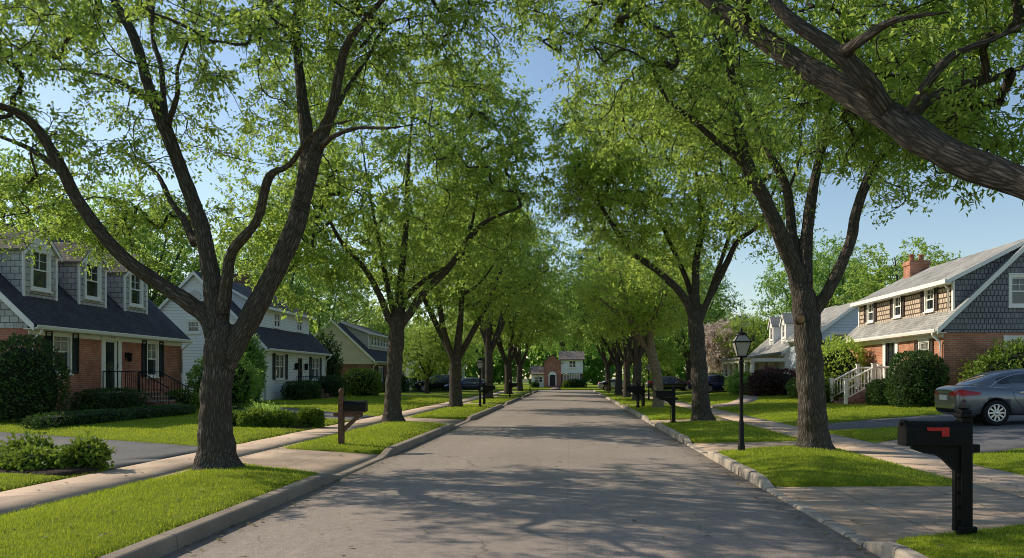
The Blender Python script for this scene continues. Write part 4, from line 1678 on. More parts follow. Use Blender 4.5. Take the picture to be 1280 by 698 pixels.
        for sgn in (-1, 1):
            s2 = (pk - zt) / hw
            a0 = (u + sgn * (hw + oh), df - .14, zt - oh * s2 + .06)
            b0 = (u, df - .14, pk + .06)
            a1 = (u + sgn * (hw + oh), dt_e + .15, zt - oh * s2 + .06)
            b1 = (u, dt_r + .15, pk + .06)
            dn = Vector((0, 0, -.06))
            pts = [a0, b0, b1, a1] + [tuple(Vector(q) + dn) for q in (a0, b0, b1, a1)]
            r.add(pts, [[0, 1, 2, 3], [7, 6, 5, 4], [0, 4, 5, 1], [1, 5, 6, 2], [2, 6, 7, 3], [3, 7, 4, 0]])
        H.part(r, 'dormer_roof', dm.get('rmat', roof), dmo)
        t_ = H.mb()
        for sgn in (-1, 1):
            a = (u + sgn * (hw + oh), zt - oh * s2 - .002)
            b = (u, pk - .002)
            t_.prism([a, b, (u, pk - .13), (u + sgn * (hw + oh), zt - oh * s2 - .13)], 1, df - .145, df - .11)
            if dm.get('board', 1):
                t_.box(u + sgn * hw - .05, u + sgn * hw + .05, df - .022, df + .03, zb - .2, zt - .05)
        t_.prism([(u - hw - oh + .02, zt - .06), (u + hw + oh - .02, zt - .06), (u, pk - .12)], 1, df - .03, df - .004) if dm.get('ped', 1) else None
        H.part(t_, 'dormer_trim', trim, dmo)
        H.window(lambda s, t, n: (s, n + df, t), hole[0], hole[1], hole[2], hole[3], parent=dmo, trim=trim, mun=(2, 2), cas=.11)
    # long shed dormers
    for sd in sheds:
        u0, u1, df, zt = sd['u0'], sd['u1'], sd['d'], sd['zt']
        zb = e0 + (df + ov) * sl
        s2 = (zr + .08 - zt) / (D / 2 - df)
        m = H.mb()
        hs = [(w_['u'] - w_['w'] / 2, w_['u'] + w_['w'] / 2, w_['z0'], w_['z1']) for w_ in sd['wins']]
        m.cdt([(u0, zb - .2), (u1, zb - .2), (u1, zt), (u0, zt)], hs, lambda s, t: (s, df, t))
        so_ = H.part(m, 'shed_dormer', sd['mat'])
        for uu in (u0, u1):
            m = H.mb()
            m.quad((uu, df, zb - .2), (uu, df, zt), (uu, D / 2, zr + .05), (uu, D / 2, zr - .3))
            H.part(m, 'dormer_cheek', sd.get('cheek', gable), so_)
        r = H.mb()
        H.roof_slab(r, u0 - .2, u1 + .2, df - .3, zt + .08 - .3 * s2, D / 2 + .02, zr + .16)
        H.part(r, 'dormer_roof', roof, so_)
        t_ = H.mb()
        ez = zt + .08 - .3 * s2
        t_.box(u0 - .2, u1 + .2, df - .40, df - .302, ez - .15, ez + .01)
        t_.box(u0 - .18, u1 + .18, df - .3, df - .003, ez - .15, ez - .12)
        for uu in (u0 - .225, u1 + .201):
            t_.add([(uu, df - .3, ez - .003), (uu, D / 2, zr + .155), (uu, D / 2, zr - .02), (uu, df - .3, ez - .17)] + [(uu + .023, df - .3, ez - .003), (uu + .023, D / 2, zr + .155), (uu + .023, D / 2, zr - .02), (uu + .023, df - .3, ez - .17)],
                   [[0, 1, 2, 3], [7, 6, 5, 4], [0, 4, 5, 1], [3, 2, 6, 7], [0, 3, 7, 4], [1, 5, 6, 2]])
        for uu in (u0, u1):
            t_.box(uu - .07, uu + .07, df - .025, df + .04, zb - .1, zt)
        if sd.get('spout'):
            t_.tube([(u0 + .22, df - .32, ez - .1), (u0 + .22, df - .09, ez - .3), (u0 + .22, df - .07, zb + .02)], .035, 8)
        H.part(t_, 'dormer_trim', trim, so_)
        for w_ in sd['wins']:
            H.window(lambda s, t, n: (s, n + df, t), w_['u'] - w_['w'] / 2, w_['u'] + w_['w'] / 2, w_['z0'], w_['z1'], parent=so_, cols=w_.get('c', 1), trim=trim, shutters=w_.get('sh', 0), shm=w_.get('shm'), mun=w_.get('mun', (2, 2)))
    for ch in chimneys:
        u, d, w1, w2, zb, zt = ch
        m = H.mb()
        m.box(u - w1 / 2, u + w1 / 2, d - w2 / 2, d + w2 / 2, zb, zt - .22)
        m.box(u - w1 / 2 - .05, u + w1 / 2 + .05, d - w2 / 2 - .05, d + w2 / 2 + .05, zt - .22, zt - .1)
        m.box(u - w1 / 2 - .02, u + w1 / 2 + .02, d - w2 / 2 - .02, d + w2 / 2 + .02, zt - .1, zt)
        c_ = H.part(m, 'chimney', wall if wall in (M['brick_red'], M['brick_orange']) else M['brick_brown'], ro_)
        for k in (-.24, .24):
            m = MB(None, H.o)
            q = tf(u, d + k, zt)
            m.lathe([(.13, q.z), (.13, q.z + .05), (.11, q.z + .08), (.12, q.z + .26), (.14, q.z + .28), (.14, q.z + .33), (.09, q.z + .33)], 12, (q.x, q.y))
            m.build('chimney_pot', M['clay'], H.root)
    if gable_round:
        s, t, r = gable_round
        m = H.mb()
        n = 18
        ring = [(s + r * math.cos(2 * math.pi * i / n), t + r * math.sin(2 * math.pi * i / n)) for i in range(n)]
        m.prism(ring, 0, -.05, -.004)
        vt = H.part(m, 'round_vent', M['trim_dim'])
    return H


# --- 1: brick cape at the left
tf1 = left_tf(-18.0, 26.6, .17)
H1 = cape('brick_house', 'red brick cape house with dark roof, three grey shingled dormers and black shutters', tf1, (-22, 31.8, .17), 10.5, 8.2, 3.45, 7.4,
          M['brick_red'], M['shingle_grey'], M['roof_dark'], 3.12,
          wins=[dict(u=1.75, w=.92, z0=1.66, z1=3.12, cu=.5), dict(u=7.9, w=.84, z0=1.55, z1=3.0, cu=.5)],
          doors=[dict(u=4.8, w=.95, z0=.9, z1=2.95, head=.36, stile=.17, case=.2)],
          dormers=[dict(u=1.75, w=1.75, d=.75, zt=5.95, pk=6.75, win=(.85, 4.62, 5.92), rmat=M['roof_brown']), dict(u=4.85, w=1.75, d=.75, zt=5.95, pk=6.75, win=(.85, 4.62, 5.92), rmat=M['roof_brown']),
                   dict(u=8.0, w=1.75, d=.75, zt=5.95, pk=6.75, win=(.85, 4.62, 5.92), rmat=M['roof_brown'])], spouts=(.1, 10.4))
# number plaque over the door
cu = bpy.data.curves.new('number', 'FONT')
cu.body = '118'
cu.size = .2
cu.extrude = .006
cu.align_x = 'CENTER'
tmp = link('tmp', cu)
dg = bpy.context.evaluated_depsgraph_get()
dg.update()
nm = bpy.data.meshes.new_from_object(tmp.evaluated_get(dg))
bpy.data.objects.remove(tmp)
nm.materials.clear()
nm.materials.append(M['black'])
no = link('house_number', nm, H1.root)
no.matrix_local = Matrix.Translation(tf1(4.8, -.085, 3.03) - H1.o) @ Matrix(((0, 0, 1, 0), (1, 0, 0, 0), (0, 1, 0, 0), (0, 0, 0, 1)))
# lantern by the door
m = H1.mb()
m.box(5.78, 5.9, -.02, -.002, 2.25, 2.5)
m.tube([(5.84, -.02, 2.42), (5.84, -.12, 2.5), (5.84, -.16, 2.44)], .012, 6)
m.prism([(5.76, 2.38), (5.92, 2.38), (5.88, 2.12), (5.80, 2.12)], 1, -.23, -.09)
m.prism([(5.74, 2.38), (5.94, 2.38), (5.84, 2.48)], 1, -.25, -.07)
H1.part(m, 'wall_lantern', M['black'])
# landing and steps
m = H1.mb()
m.box(4.05, 6.7, -1.0, -.004, -.2, .86)
for i in range(4):
    z = .86 - (i + 1) * .172
    m.box(5.0, 6.7, -1.0 - (i + 1) * .30, -1.0 - i * .30 - .001, -.2, z)
st = H1.part(m, 'steps', M['step_brick'])
m = H1.mb()
for z, d0, d1 in [(.86, -1.03, -.9)] + [(.86 - (i + 1) * .172, -1.0 - (i + 1) * .30 - .02, -1.0 - i * .30 - .02) for i in range(4)]:
    m.box(4.98, 6.72, d0, d1, z + .001, z + .035)
H1.part(m, 'tread', M['stone'], st)


def railing(H, pts, h, mat, step=.13, name='railing', r=.018, flat=.0):
    m = H.mb()
    for (p, q) in zip(pts[:-1], pts[1:]):
        p, q = Vector(p), Vector(q)
        n = max(2, int((q - p).length / step))
        m.tube([p + Vector((0, 0, h)), q + Vector((0, 0, h))], r * 1.3, 6)
        m.tube([p + Vector((0, 0, .1)), q + Vector((0, 0, .1))], r * .8, 6)
        for i in range(n + 1):
            a = p.lerp(q, i / n)
            m.tube([a + Vector((0, 0, 0 if i in (0, n) else .1)), a + Vector((0, 0, h))], r if i in (0, n) else r * .6, 6)
    return H.part(m, name, mat)


railing(H1, [(4.1, -.1, .86), (4.1, -.95, .86), (5.0, -.95, .86)], .85, M['iron'])
railing(H1, [(5.05, -1.0, .86), (5.05, -2.15, .2)], .85, M['iron'])
railing(H1, [(6.65, -.1, .86), (6.65, -1.0, .86), (6.65, -2.15, .2)], .85, M['iron'])

# --- 2: white clapboard house
tf2 = left_tf(-18.0, 47.0, .17)
H2 = cape('white_house', 'white clapboard house with charcoal roof and long dormer, seen behind the near maple', tf2, (-22, 53, .17), 12.0, 8.0, 3.45, 7.6,
          M['siding_white'], M['siding_white'], M['roof_dark'], 3.2,
          wins=[dict(u=2.7, w=1.5, z0=1.4, z1=2.9, c=2, sh=.4), dict(u=9.6, w=1.6, z0=1.35, z1=2.85, c=2, sh=.4)],
          doors=[dict(u=6.3, w=.95, z0=.75, z1=2.75, head=.2, mat=M['door_dark'])],
          sides=[dict(s=4.1, w=.62, z0=4.15, z1=4.75)],
          sheds=[dict(u0=1.6, u1=11.2, d=1.0, zt=5.95, mat=M['siding_white'], wins=[dict(u=5.0, w=1.05, z0=4.75, z1=5.6, c=2), dict(u=9.3, w=1.05, z0=4.75, z1=5.6, c=2)])],
          chimneys=[(8.5, 4.6, .8, 1.0, 6.6, 8.6)], gable_round=(4.0, 6.25, .36), spouts=(.1, 11.9))
m = H2.mb()
m.box(5.4, 7.4, -1.3, -.004, -.2, .7)
m.box(5.6, 7.2, -1.7, -1.301, -.2, .42)
m.box(5.6, 7.2, -2.1, -1.701, -.2, .18)
H2.part(m, 'steps', M['step_brick'])
railing(H2, [(5.5, -.1, .7), (5.5, -1.25, .7), (5.5, -2.0, .2)], .85, M['iron'])
railing(H2, [(7.3, -.1, .7), (7.3, -1.25, .7), (7.3, -2.0, .2)], .85, M['iron'])
for u in (5.35, 7.25):
    m = H2.mb()
    m.tube([(u, -.02, 2.3), (u, -.12, 2.4), (u, -.15, 2.3)], .015, 6)
    m.prism([(u - .09, 2.28), (u + .09, 2.28), (u + .06, 1.98), (u - .06, 1.98)], 1, -.24, -.06)
    m.prism([(u - .11, 2.28), (u + .11, 2.28), (u, 2.42)], 1, -.26, -.04)
    H2.part(m, 'wall_lantern', M['black'])

# --- 3: beige house with ribbon of windows
tf3 = left_tf(-18.0, 73.0, .17)
H3 = cape('beige_house', 'beige sided house with dark roof and a dormer row of white windows', tf3, (-21.5, 79, .17), 13.0, 7.4, 3.2, 6.7,
          M['brick_brown'], M['siding_cream'], M['roof_dark'], 2.7,
          wins=[dict(u=3.0, w=1.6, z0=1.2, z1=2.4, c=2), dict(u=10.5, w=1.6, z0=1.2, z1=2.4, c=2)], doors=[dict(u=6.5, w=1, z0=.5, z1=2.5, mat=M['door_dark'])],
          sheds=[dict(u0=2.2, u1=11.0, d=.9, zt=5.7, mat=M['siding_cream'], wins=[dict(u=3.6 + 1.25 * i, w=.9, z0=4.55, z1=5.4) for i in range(6)])])
# --- 4: small far left houses
tf4 = left_tf(-19.5, 88.5, .17)
cape('far_grey_house', 'far pale house with grey roof behind the left driveway cars', tf4, (-23, 92, .17), 7.0, 7.0, 3.0, 5.8, M['siding_grey'], M['siding_grey'], M['roof_grey'], 2.8,
     wins=[dict(u=1.5, w=1.2, z0=1, z1=2.3, c=2, mun=None), dict(u=3.4, w=.9, z0=1, z1=2.3, mun=None)], doors=[dict(u=5.2, w=1, z0=.3, z1=2.3)], spouts=())
tf4 = left_tf(-15.5, 107.0, .12)
cape('far_white_house', 'far white house left beyond the crossing street', tf4, (-19, 113, .12), 11, 7.5, 3.4, 6.3, M['siding_white'], M['siding_white'], M['roof_grey'], 3.0,
     wins=[dict(u=1.5, w=1.2, z0=1, z1=2.4, c=2, mun=None), dict(u=8.5, w=1.2, z0=1, z1=2.4, c=2, mun=None)], doors=[dict(u=5.2, w=1, z0=.3, z1=2.3)], sides=[dict(s=2.2, w=1.0, z0=1, z1=2.4, mun=None), dict(s=5.0, w=1.0, z0=1, z1=2.4, mun=None)], spouts=())

# --- right: brick house with shake gable
tfr = right_tf(14.3, 30.6, .47)
HR = cape('brick_shingle_house', 'orange brick house with slate grey shingled gable, tan upper wall and brick chimney', tfr, (17.6, 35.7, .47), 10.2, 6.6, 3.25, 6.4,
          M['brick_orange'], M['shingle_dark'], M['roof_grey'], 2.9,
          wins=[dict(u=1.65, w=.8, z0=1.45, z1=2.6, sh=.33, shm=M['shutter_brown'], cu=.9)],
          doors=[dict(u=5.0, w=1.05, z0=.8, z1=2.82, head=.3, case=.3, mid=1, mat=M['door_dark'])],
          sides=[dict(s=3.05, w=.95, z0=3.95, z1=5.0), dict(s=2.95, w=1.1, z0=1.55, z1=2.62, mun=None)],
          sheds=[dict(u0=.12, u1=10.08, d=.42, zt=5.0, mat=M['shingle_tan'], cheek=M['shingle_dark'], spout=1,
                      wins=[dict(u=2.1, w=.72, z0=3.93, z1=4.8, sh=.3, shm=M['shutter_brown']), dict(u=5.3, w=.72, z0=3.93, z1=4.8, sh=.3, shm=M['shutter_brown']), dict(u=8.5, w=.72, z0=3.93, z1=4.8, sh=.3, shm=M['shutter_brown'])])],
          chimneys=[(9.2, 2.95, .8, .95, 5.4, 6.95)], spouts=(.1,))
m = HR.mb()
m.box(4.0, 6.2, -1.1, -.004, -.3, .76)
for i in range(4):
    m.box(4.15, 6.05, -1.1 - (i + 1) * .3, -1.1 - i * .3 - .001, -.3, .76 - (i + 1) * .16)
HR.part(m, 'steps', M['step_brick'])
for u in (4.15, 6.05):
    m = HR.mb()
    pts = [(u, -.12, .76), (u, -1.1, .76), (u, -2.3, .12)]
    for p, q in zip(pts[:-1], pts[1:]):
        p, q = Vector(p), Vector(q)
        for hh, rr in ((.86, .045), (.14, .03)):
            m.tube([p + Vector((0, 0, hh)), q + Vector((0, 0, hh))], rr, 4)
        n = int((q - p).length / .15)
        for i in range(1, n):
            a = p.lerp(q, i / n)
            m.tube([a + Vector((0, 0, .14)), a + Vector((0, 0, .86))], .024, 4)
    for p in pts:
        m.box(p[0] - .065, p[0] + .065, p[1] - .065, p[1] + .065, p[2] - .1, p[2] + 1.0)
        m.box(p[0] - .09, p[0] + .09, p[1] - .09, p[1] + .09, p[2] + 1.0, p[2] + 1.04)
    HR.part(m, 'railing', M['trim'])

# --- right: white house with porch and two small dormers
tfp = right_tf(15.4, 50.0, .45)
HP = cape('pale_house', 'pale blue sided house with gable, standing behind the pruned maple', tfp, (18, 53, .45), 6.0, 5.4, 3.9, 5.9, M['siding_blue'], M['siding_blue'], M['roof_grey'], 2.6,
          wins=[dict(u=3, w=1.2, z0=1.2, z1=2.3, c=2)], sides=[dict(s=1.6, w=1.2, z0=2.9, z1=3.9, c=1, mun=None)], spouts=())
tfq = right_tf(15.6, 58.0, .45)
HQ = cape('porch_house', 'white cape house with screened porch and two narrow dormers', tfq, (19, 63, .45), 11.0, 7.4, 3.1, 6.3, M['siding_white'], M['siding_white'], M['roof_grey'], 2.9,
          wins=[dict(u=2.2, w=1.1, z0=1.0, z1=2.4, c=2, sh=0), dict(u=8.5, w=1.1, z0=1.0, z1=2.4, c=2, sh=0)], doors=[dict(u=5.2, w=1, z0=.5, z1=2.5)],
          dormers=[dict(u=2.9, w=1.25, d=.7, zt=5.35, pk=6.05, win=(.6, 4.25, 5.2)), dict(u=6.6, w=1.25, d=.7, zt=5.35, pk=6.05, win=(.6, 4.25, 5.2))], spouts=())
m = HQ.mb()
m.box(-.2, 10.8, -2.3, -.03, -.3, .45)
H_ = HQ.part(m, 'porch_floor', M['stone'])
m = HQ.mb()
m.add([(-.5, -2.7, 2.72), (11.1, -2.7, 2.72), (11.1, -.36, 3.06), (-.5, -.36, 3.06), (-.5, -2.7, 2.6), (11.1, -2.7, 2.6), (11.1, -.36, 2.94), (-.5, -.36, 2.94)],
      [[0, 1, 2, 3], [7, 6, 5, 4], [0, 4, 5, 1], [1, 5, 6, 2], [2, 6, 7, 3], [3, 7, 4, 0]])
HQ.part(m, 'porch_roof', M['roof_grey'])
m = HQ.mb()
m.box(-.3, 10.9, -2.5, -2.2, 2.35, 2.6)
m.box(-.3, -.05, -2.2, -.04, 2.35, 2.598)
HQ.part(m, 'porch_beam', M['trim'])
for u in (0, 2.1, 4.3, 6.4, 8.5, 10.6):
    m = HQ.mb()
    m.box(u - .1, u + .1, -2.45, -2.25, .45, 2.35)
    m.box(u - .14, u + .14, -2.49, -2.21, .45, .6)
    m.box(u - .14, u + .14, -2.49, -2.21, 2.22, 2.348)
    HQ.part(m, 'porch_post', M['trim'])
m = HQ.mb()
for a, b in ((.1, 2.0), (2.2, 4.2), (6.5, 8.4), (8.6, 10.5)):
    m.box(a, b, -2.39, -2.31, 1.2, 1.28)
    for k in range(int((b - a) / .16)):
        m.box(a + .08 + k * .16, a + .12 + k * .16, -2.37, -2.33, .5, 1.2)
HQ.part(m, 'porch_railing', M['trim'])
tfz = right_tf(14.0, 80.0, .45)
cape('far_cream_house', 'far cream house half hidden by the pink blossoming tree', tfz, (17.5, 84, .45), 9.0, 7.0, 4.6, 7.4, M['siding_cream'], M['siding_cream'], M['roof_brown'], 3.0,
     wins=[dict(u=2, w=1.2, z0=1, z1=2.6, c=2, mun=None, sh=0), dict(u=6.5, w=1.2, z0=1, z1=2.6, c=2, mun=None, sh=0)], doors=[dict(u=4.3, w=1, z0=.3, z1=2.4)], sides=[dict(s=2, w=1.3, z0=3.4, z1=4.5, c=2, mun=None), dict(s=2, w=1.3, z0=1.0, z1=2.3, c=2, mun=None)], spouts=())

# --- house that closes the view
E = (-1.2, 121, .15)
HE = House('end_house', 'house closing the street view with brick entrance bay, white upper wing and low white wing', None, E, 'house', 'houses along the street')
te = lambda u, d, z: Vector((-5.9 + u, 118 + d, .15 + z))
HE.tf = te
m = HE.mb()
m.cdt([(2.0, -.2), (4.6, -.2), (4.6, 4.6), (3.3, 5.9), (2.0, 4.6)], [(2.85, 3.75, .3, 2.3)], lambda s, t: (s, 0, t))
for u in (2.0, 4.6):
    m.quad((u, 0, -.2), (u, 5, -.2), (u, 5, 4.6), (u, 0, 4.6))
for k in range(9):                                   # soldier arch over the door
    a = math.pi * k / 8
    c = Vector((3.3 + .72 * math.cos(a), 0, 2.3 + .72 * math.sin(a)))
    m.box(c.x - .1, c.x + .1, -.05, -.004, c.z - .08, c.z + .08)
HE.part(m, 'brick_bay', M['brick_red'])
m = HE.mb()
n = 12
arc = [(3.3 + .6 * math.cos(math.pi * k / n), 2.3 + .6 * math.sin(math.pi * k / n)) for k in range(n + 1)]
m.prism(arc, 1, -.03, -.003)
m.box(2.68, 2.85, -.05, .06, .3, 2.3)
m.box(3.75, 3.92, -.05, .06, .3, 2.3)
HE.part(m, 'door_frame', M['trim'])
m = HE.mb()
m.box(2.85, 3.75, .03, .07, .3, 2.3)
dr = HE.part(m, 'door', M['door_dark'])
m = HE.mb()
m.box(2.3, 4.3, -1.1, -.06, -.2, .28)
m.box(2.5, 4.1, -1.5, -1.101, -.2, .12)
HE.part(m, 'steps', M['step_brick'])
m = HE.mb()
m.cdt([(4.6, 2.55), (8.0, 2.55), (8.0, 5.2), (4.6, 5.2)], [(5.9, 6.9, 3.6, 4.8)], lambda s, t: (s, .1, t))
m.quad((8.0, .1, -.2), (8.0, 7, -.2), (8.0, 7, 5.2), (8.0, .1, 5.2))
HE.part(m, 'wall', M['siding_white'])
m = HE.mb()
m.cdt([(0, -.2), (2.0, -.2), (2.0, 2.5), (0, 2.5)], [(.45, 1.1, 1.0, 1.9), (1.2, 1.7, 1.0, 1.9)], lambda s, t: (s, .6, t))
m.quad((0, .6, -.2), (0, 6, -.2), (0, 6, 2.5), (0, .6, 2.5))
HE.part(m, 'wall', M['siding_white'])
m = HE.mb()
m.cdt([(4.6, -.2), (8.0, -.2), (8.0, 2.52), (4.6, 2.52)], [(5.0, 6.0, .8, 2.3), (6.3, 7.5, .7, 2.3)], lambda s, t: (s, .32, t))
HE.part(m, 'lower_wall', M['brick_brown'])
fr = lambda d: (lambda s, t, n: (s, n + d, t))
HE.window(fr(.1), 5.9, 6.9, 3.6, 4.8, cols=2, mun=None)
HE.window(fr(.6), .45, 1.1, 1.0, 1.9, mun=None)
HE.window(fr(.6), 1.2, 1.7, 1.0, 1.9, mun=None)
HE.window(fr(.32), 5.0, 6.0, .8, 2.3, cols=2, mun=None)
HE.window(fr(.32), 6.3, 7.5, .7, 2.3, cols=3, mun=None, curtain=.8)
m = HE.mb()
HE.roof_slab(m, 4.3, 8.3, -.3, 5.1, 3.5, 6.7)
HE.roof_slab(m, 4.3, 8.3, 7.3, 5.1, 3.5, 6.7)
for sg, ua in ((1, 1.7), (-1, 4.9)):
    m.add([(ua, -.25, 4.35), (3.3, -.25, 6.05), (3.3, 6, 6.05), (ua, 6, 4.35), (ua, -.25, 4.25), (3.3, -.25, 5.95), (3.3, 6, 5.95), (ua, 6, 4.25)],
          [[0, 1, 2, 3], [7, 6, 5, 4], [0, 4, 5, 1], [1, 5, 6, 2], [2, 6, 7, 3], [3, 7, 4, 0]])
HE.roof_slab(m, -.3, 2.0, .3, 2.45, 3.5, 4.0)
HE.part(m, 'roof', M['roof_brown'])

HE.root.scale = (.95, 1, .82)
# ------------------------------------------------------------------ shrubs and hedges


def bush(name, label, cat, x, y, rx, ry, h, mat, n=2600, leaf=.09, p=2.6, group=None, z=None, rz=0., lump=.14, seed=0, aspect=.55, jag=.0, zb=.0):
    rg = np.random.default_rng(seed + int(abs(x * 100)) + int(abs(y * 7)))
    d = rg.normal(size=(n, 3))
    d[:, 2] = rg.uniform(-.85, 1, n)
    d[:, :2] *= (np.sqrt(1 - d[:, 2] ** 2) / np.linalg.norm(d[:, :2], axis=1))[:, None]
    hz = h * .56
    rr = np.array([rx, ry, hz])
    d = d * rr
    d /= np.linalg.norm(d, axis=1)[:, None]
    k = (np.abs(d / rr) ** p).sum(1) ** (-1 / p)
    lm = np.array([noise.noise(Vector(q) * 1.7 + Vector((seed, x, y))) + .75 * noise.noise(Vector(q) * 4.2 + Vector((seed, x, y))) + .4 * noise.noise(Vector(q) * 9 + Vector((x, y, 0))) for q in d * k[:, None]])
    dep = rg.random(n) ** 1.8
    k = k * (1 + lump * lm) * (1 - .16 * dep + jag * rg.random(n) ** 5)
    pos = d * k[:, None]
    pos[:, 2] += h - hz * 1.0
    pos[:, 2] = np.maximum(pos[:, 2], .02 + zb)
    ax = d * .7 + rg.normal(size=(n, 3)) * .6 + np.array([0, 0, .25])
    ax /= np.linalg.norm(ax, axis=1)[:, None]
    up = d + rg.normal(size=(n, 3)) * .5
    sd = np.cross(ax, up)
    sd /= np.linalg.norm(sd, axis=1)[:, None] + 1e-9
    nm = np.cross(sd, ax)
    s = leaf * rg.uniform(.6, 1.3, n)[:, None]
    V = np.empty((n, 4, 3))
    V[:, 0] = pos
    V[:, 1] = pos + ax * s * .45 + sd * s * aspect / 2 + nm * s * .08
    V[:, 2] = pos + ax * s
    V[:, 3] = pos + ax * s * .45 - sd * s * aspect / 2 + nm * s * .08
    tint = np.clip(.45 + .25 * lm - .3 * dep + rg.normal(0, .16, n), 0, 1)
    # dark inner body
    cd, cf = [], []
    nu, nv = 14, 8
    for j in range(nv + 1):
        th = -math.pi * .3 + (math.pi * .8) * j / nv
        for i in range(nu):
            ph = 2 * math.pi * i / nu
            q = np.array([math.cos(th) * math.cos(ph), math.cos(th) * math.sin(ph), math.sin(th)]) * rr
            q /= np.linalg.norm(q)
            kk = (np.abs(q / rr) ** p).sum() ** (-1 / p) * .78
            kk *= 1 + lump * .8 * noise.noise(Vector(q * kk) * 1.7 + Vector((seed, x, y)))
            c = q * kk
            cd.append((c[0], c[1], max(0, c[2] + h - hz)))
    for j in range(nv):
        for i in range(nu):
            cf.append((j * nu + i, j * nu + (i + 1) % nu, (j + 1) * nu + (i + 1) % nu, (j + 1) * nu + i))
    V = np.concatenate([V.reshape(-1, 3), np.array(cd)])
    q = n
    i4 = np.arange(q, dtype=np.int32)[:, None] * 4
    F3 = np.concatenate([i4 + np.array([[0, 1, 2]]), i4 + np.array([[0, 2, 3]])]).astype(np.int32)
    F4 = np.array(cf, dtype=np.int32) + 4 * n
    mi = np.concatenate([np.zeros(len(F3)), np.ones(len(F4))])
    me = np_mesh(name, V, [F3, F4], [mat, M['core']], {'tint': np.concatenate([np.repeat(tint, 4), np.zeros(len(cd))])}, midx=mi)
    o = link(name, me)
    o.location = (x, y, (float(base(x, y)) + .03) if z is None else z)
    o.rotation_euler = (0, 0, rz)
    return tag(o, label, cat, group)


FB = 'foundation shrubs along the house fronts'
# left, brick house
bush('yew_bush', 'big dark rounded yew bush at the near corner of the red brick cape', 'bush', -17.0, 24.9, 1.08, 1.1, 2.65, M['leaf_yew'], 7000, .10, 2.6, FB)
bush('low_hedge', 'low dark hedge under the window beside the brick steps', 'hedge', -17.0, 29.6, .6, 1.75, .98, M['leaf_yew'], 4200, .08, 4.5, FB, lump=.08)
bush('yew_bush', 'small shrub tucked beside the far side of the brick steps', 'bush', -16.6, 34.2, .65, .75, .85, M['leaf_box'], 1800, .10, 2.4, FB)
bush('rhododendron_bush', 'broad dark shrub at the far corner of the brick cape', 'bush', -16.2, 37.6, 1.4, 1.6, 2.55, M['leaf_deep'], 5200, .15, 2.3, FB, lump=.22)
for k, (x, y, l) in enumerate([(-14.6, 24.0, 2.3), (-14.6, 28.4, 2.3)]):
    bush('border_hedge', ['ankle high clipped border hedge at the left end of the lawn bed', 'ankle high clipped border hedge running up to the brick steps'][k], 'hedge', x, y, .45, l, .42, M['leaf_yew'], 3600, .07, 5, FB, lump=.08)
# left, bed beside the first driveway
GB = 'shrubs in the bed beside the near left driveway'
labs = ['low bright shrub at the sidewalk end of the near bed', 'second low bright shrub behind the sidewalk end of the near bed', 'leggy taller shrub with thin shoots in the near bed', 'wide low bright shrub in the middle of the near bed', 'low shrub further along the near bed towards the left edge', 'low shrub at the left edge of the picture in the near bed']
for k, (x, y, r, h, j) in enumerate([(-7.9, 13.0, .3, .42, .25), (-8.55, 12.75, .55, .29, .12), (-9.2, 13.7, .4, .40, .45), (-9.6, 13.0, .62, .28, .12), (-10.8, 13.9, .62, .36, .15), (-11.8, 14.7, .62, .36, .15)]):
    bush('garden_shrub', labs[k], 'shrub', x, y, r, r * .8, h, M['leaf_box'], int(1100 + 1300 * r), .085, 2.0, GB, lump=.42, seed=k, jag=j + .2)
GB2 = 'boxwood shrubs in the bed before the second driveway'
labs = ['boxwood ball nearest the sidewalk in the second bed', 'boxwood ball second from the sidewalk in the second bed', 'boxwood ball third from the sidewalk in the second bed', 'boxwood ball at the lawn end of the second bed', 'reddish sprawling shrub behind the boxwood balls']
for k, (x, y, r, h) in enumerate([(-7.8, 24.1, .33, .54), (-8.45, 23.5, .38, .46), (-9.2, 23.4, .44, .5), (-10.1, 23.6, .42, .42), (-9.6, 25.0, .45, .55)]):
    bush('boxwood_shrub', labs[k], 'shrub', x, y, r, r * .9, h, M['leaf_box'] if k < 4 else M['leaf_deep'], 2300, .09, 2.8, GB2, seed=k + 9, jag=.1 if k < 4 else .7, lump=.1 if k < 4 else .25)
# left, between the houses and along the white house
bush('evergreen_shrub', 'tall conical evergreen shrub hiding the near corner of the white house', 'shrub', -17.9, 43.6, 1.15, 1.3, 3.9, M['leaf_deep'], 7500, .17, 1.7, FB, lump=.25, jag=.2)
bush('evergreen_shrub', 'dark bush at the foot of the tall evergreen shrub', 'shrub', -17.3, 41.4, 1.0, 1.0, 1.3, M['leaf_yew'], 3600, .13, 2.4, FB, lump=.2)
for k, y in enumerate((49.2, 51.2)):
    bush('clipped_hedge', ['clipped dark hedge under the left window of the white house', 'clipped dark hedge left of the white house steps'][k], 'hedge', -16.8, y, .7, .98, 1.15, M['leaf_yew'], 2400, .11, 5, FB, lump=.07)
bush('yew_bush', 'dark bush right of the white house steps', 'bush', -16.7, 56.2, .85, 1.3, 1.5, M['leaf_yew'], 3000, .13, 2.6, FB)
bush('rounded_bush', 'sunlit rounded bush at the far corner of the white house', 'bush', -15.6, 60.2, 1.3, 1.5, 2.0, M['leaf_box'], 4200, .15, 3, FB)
bush('evergreen_shrub', 'tall dark shrub between white and beige houses', 'shrub', -19.5, 62.6, 1.6, 1.7, 4.6, M['leaf_yew'], 4200, .2, 2.0, FB, lump=.25)
bush('yew_bush', 'dark bush under the first window of the beige house', 'bush', -16.3, 75.5, 1.0, 2.0, 1.6, M['leaf_yew'], 2400, .18, 3, FB)
bush('rounded_bush', 'large dark bush by the far end of the beige house', 'bush', -15.2, 84.8, 1.6, 1.7, 2.4, M['leaf_deep'], 3000, .2, 2.8, FB)
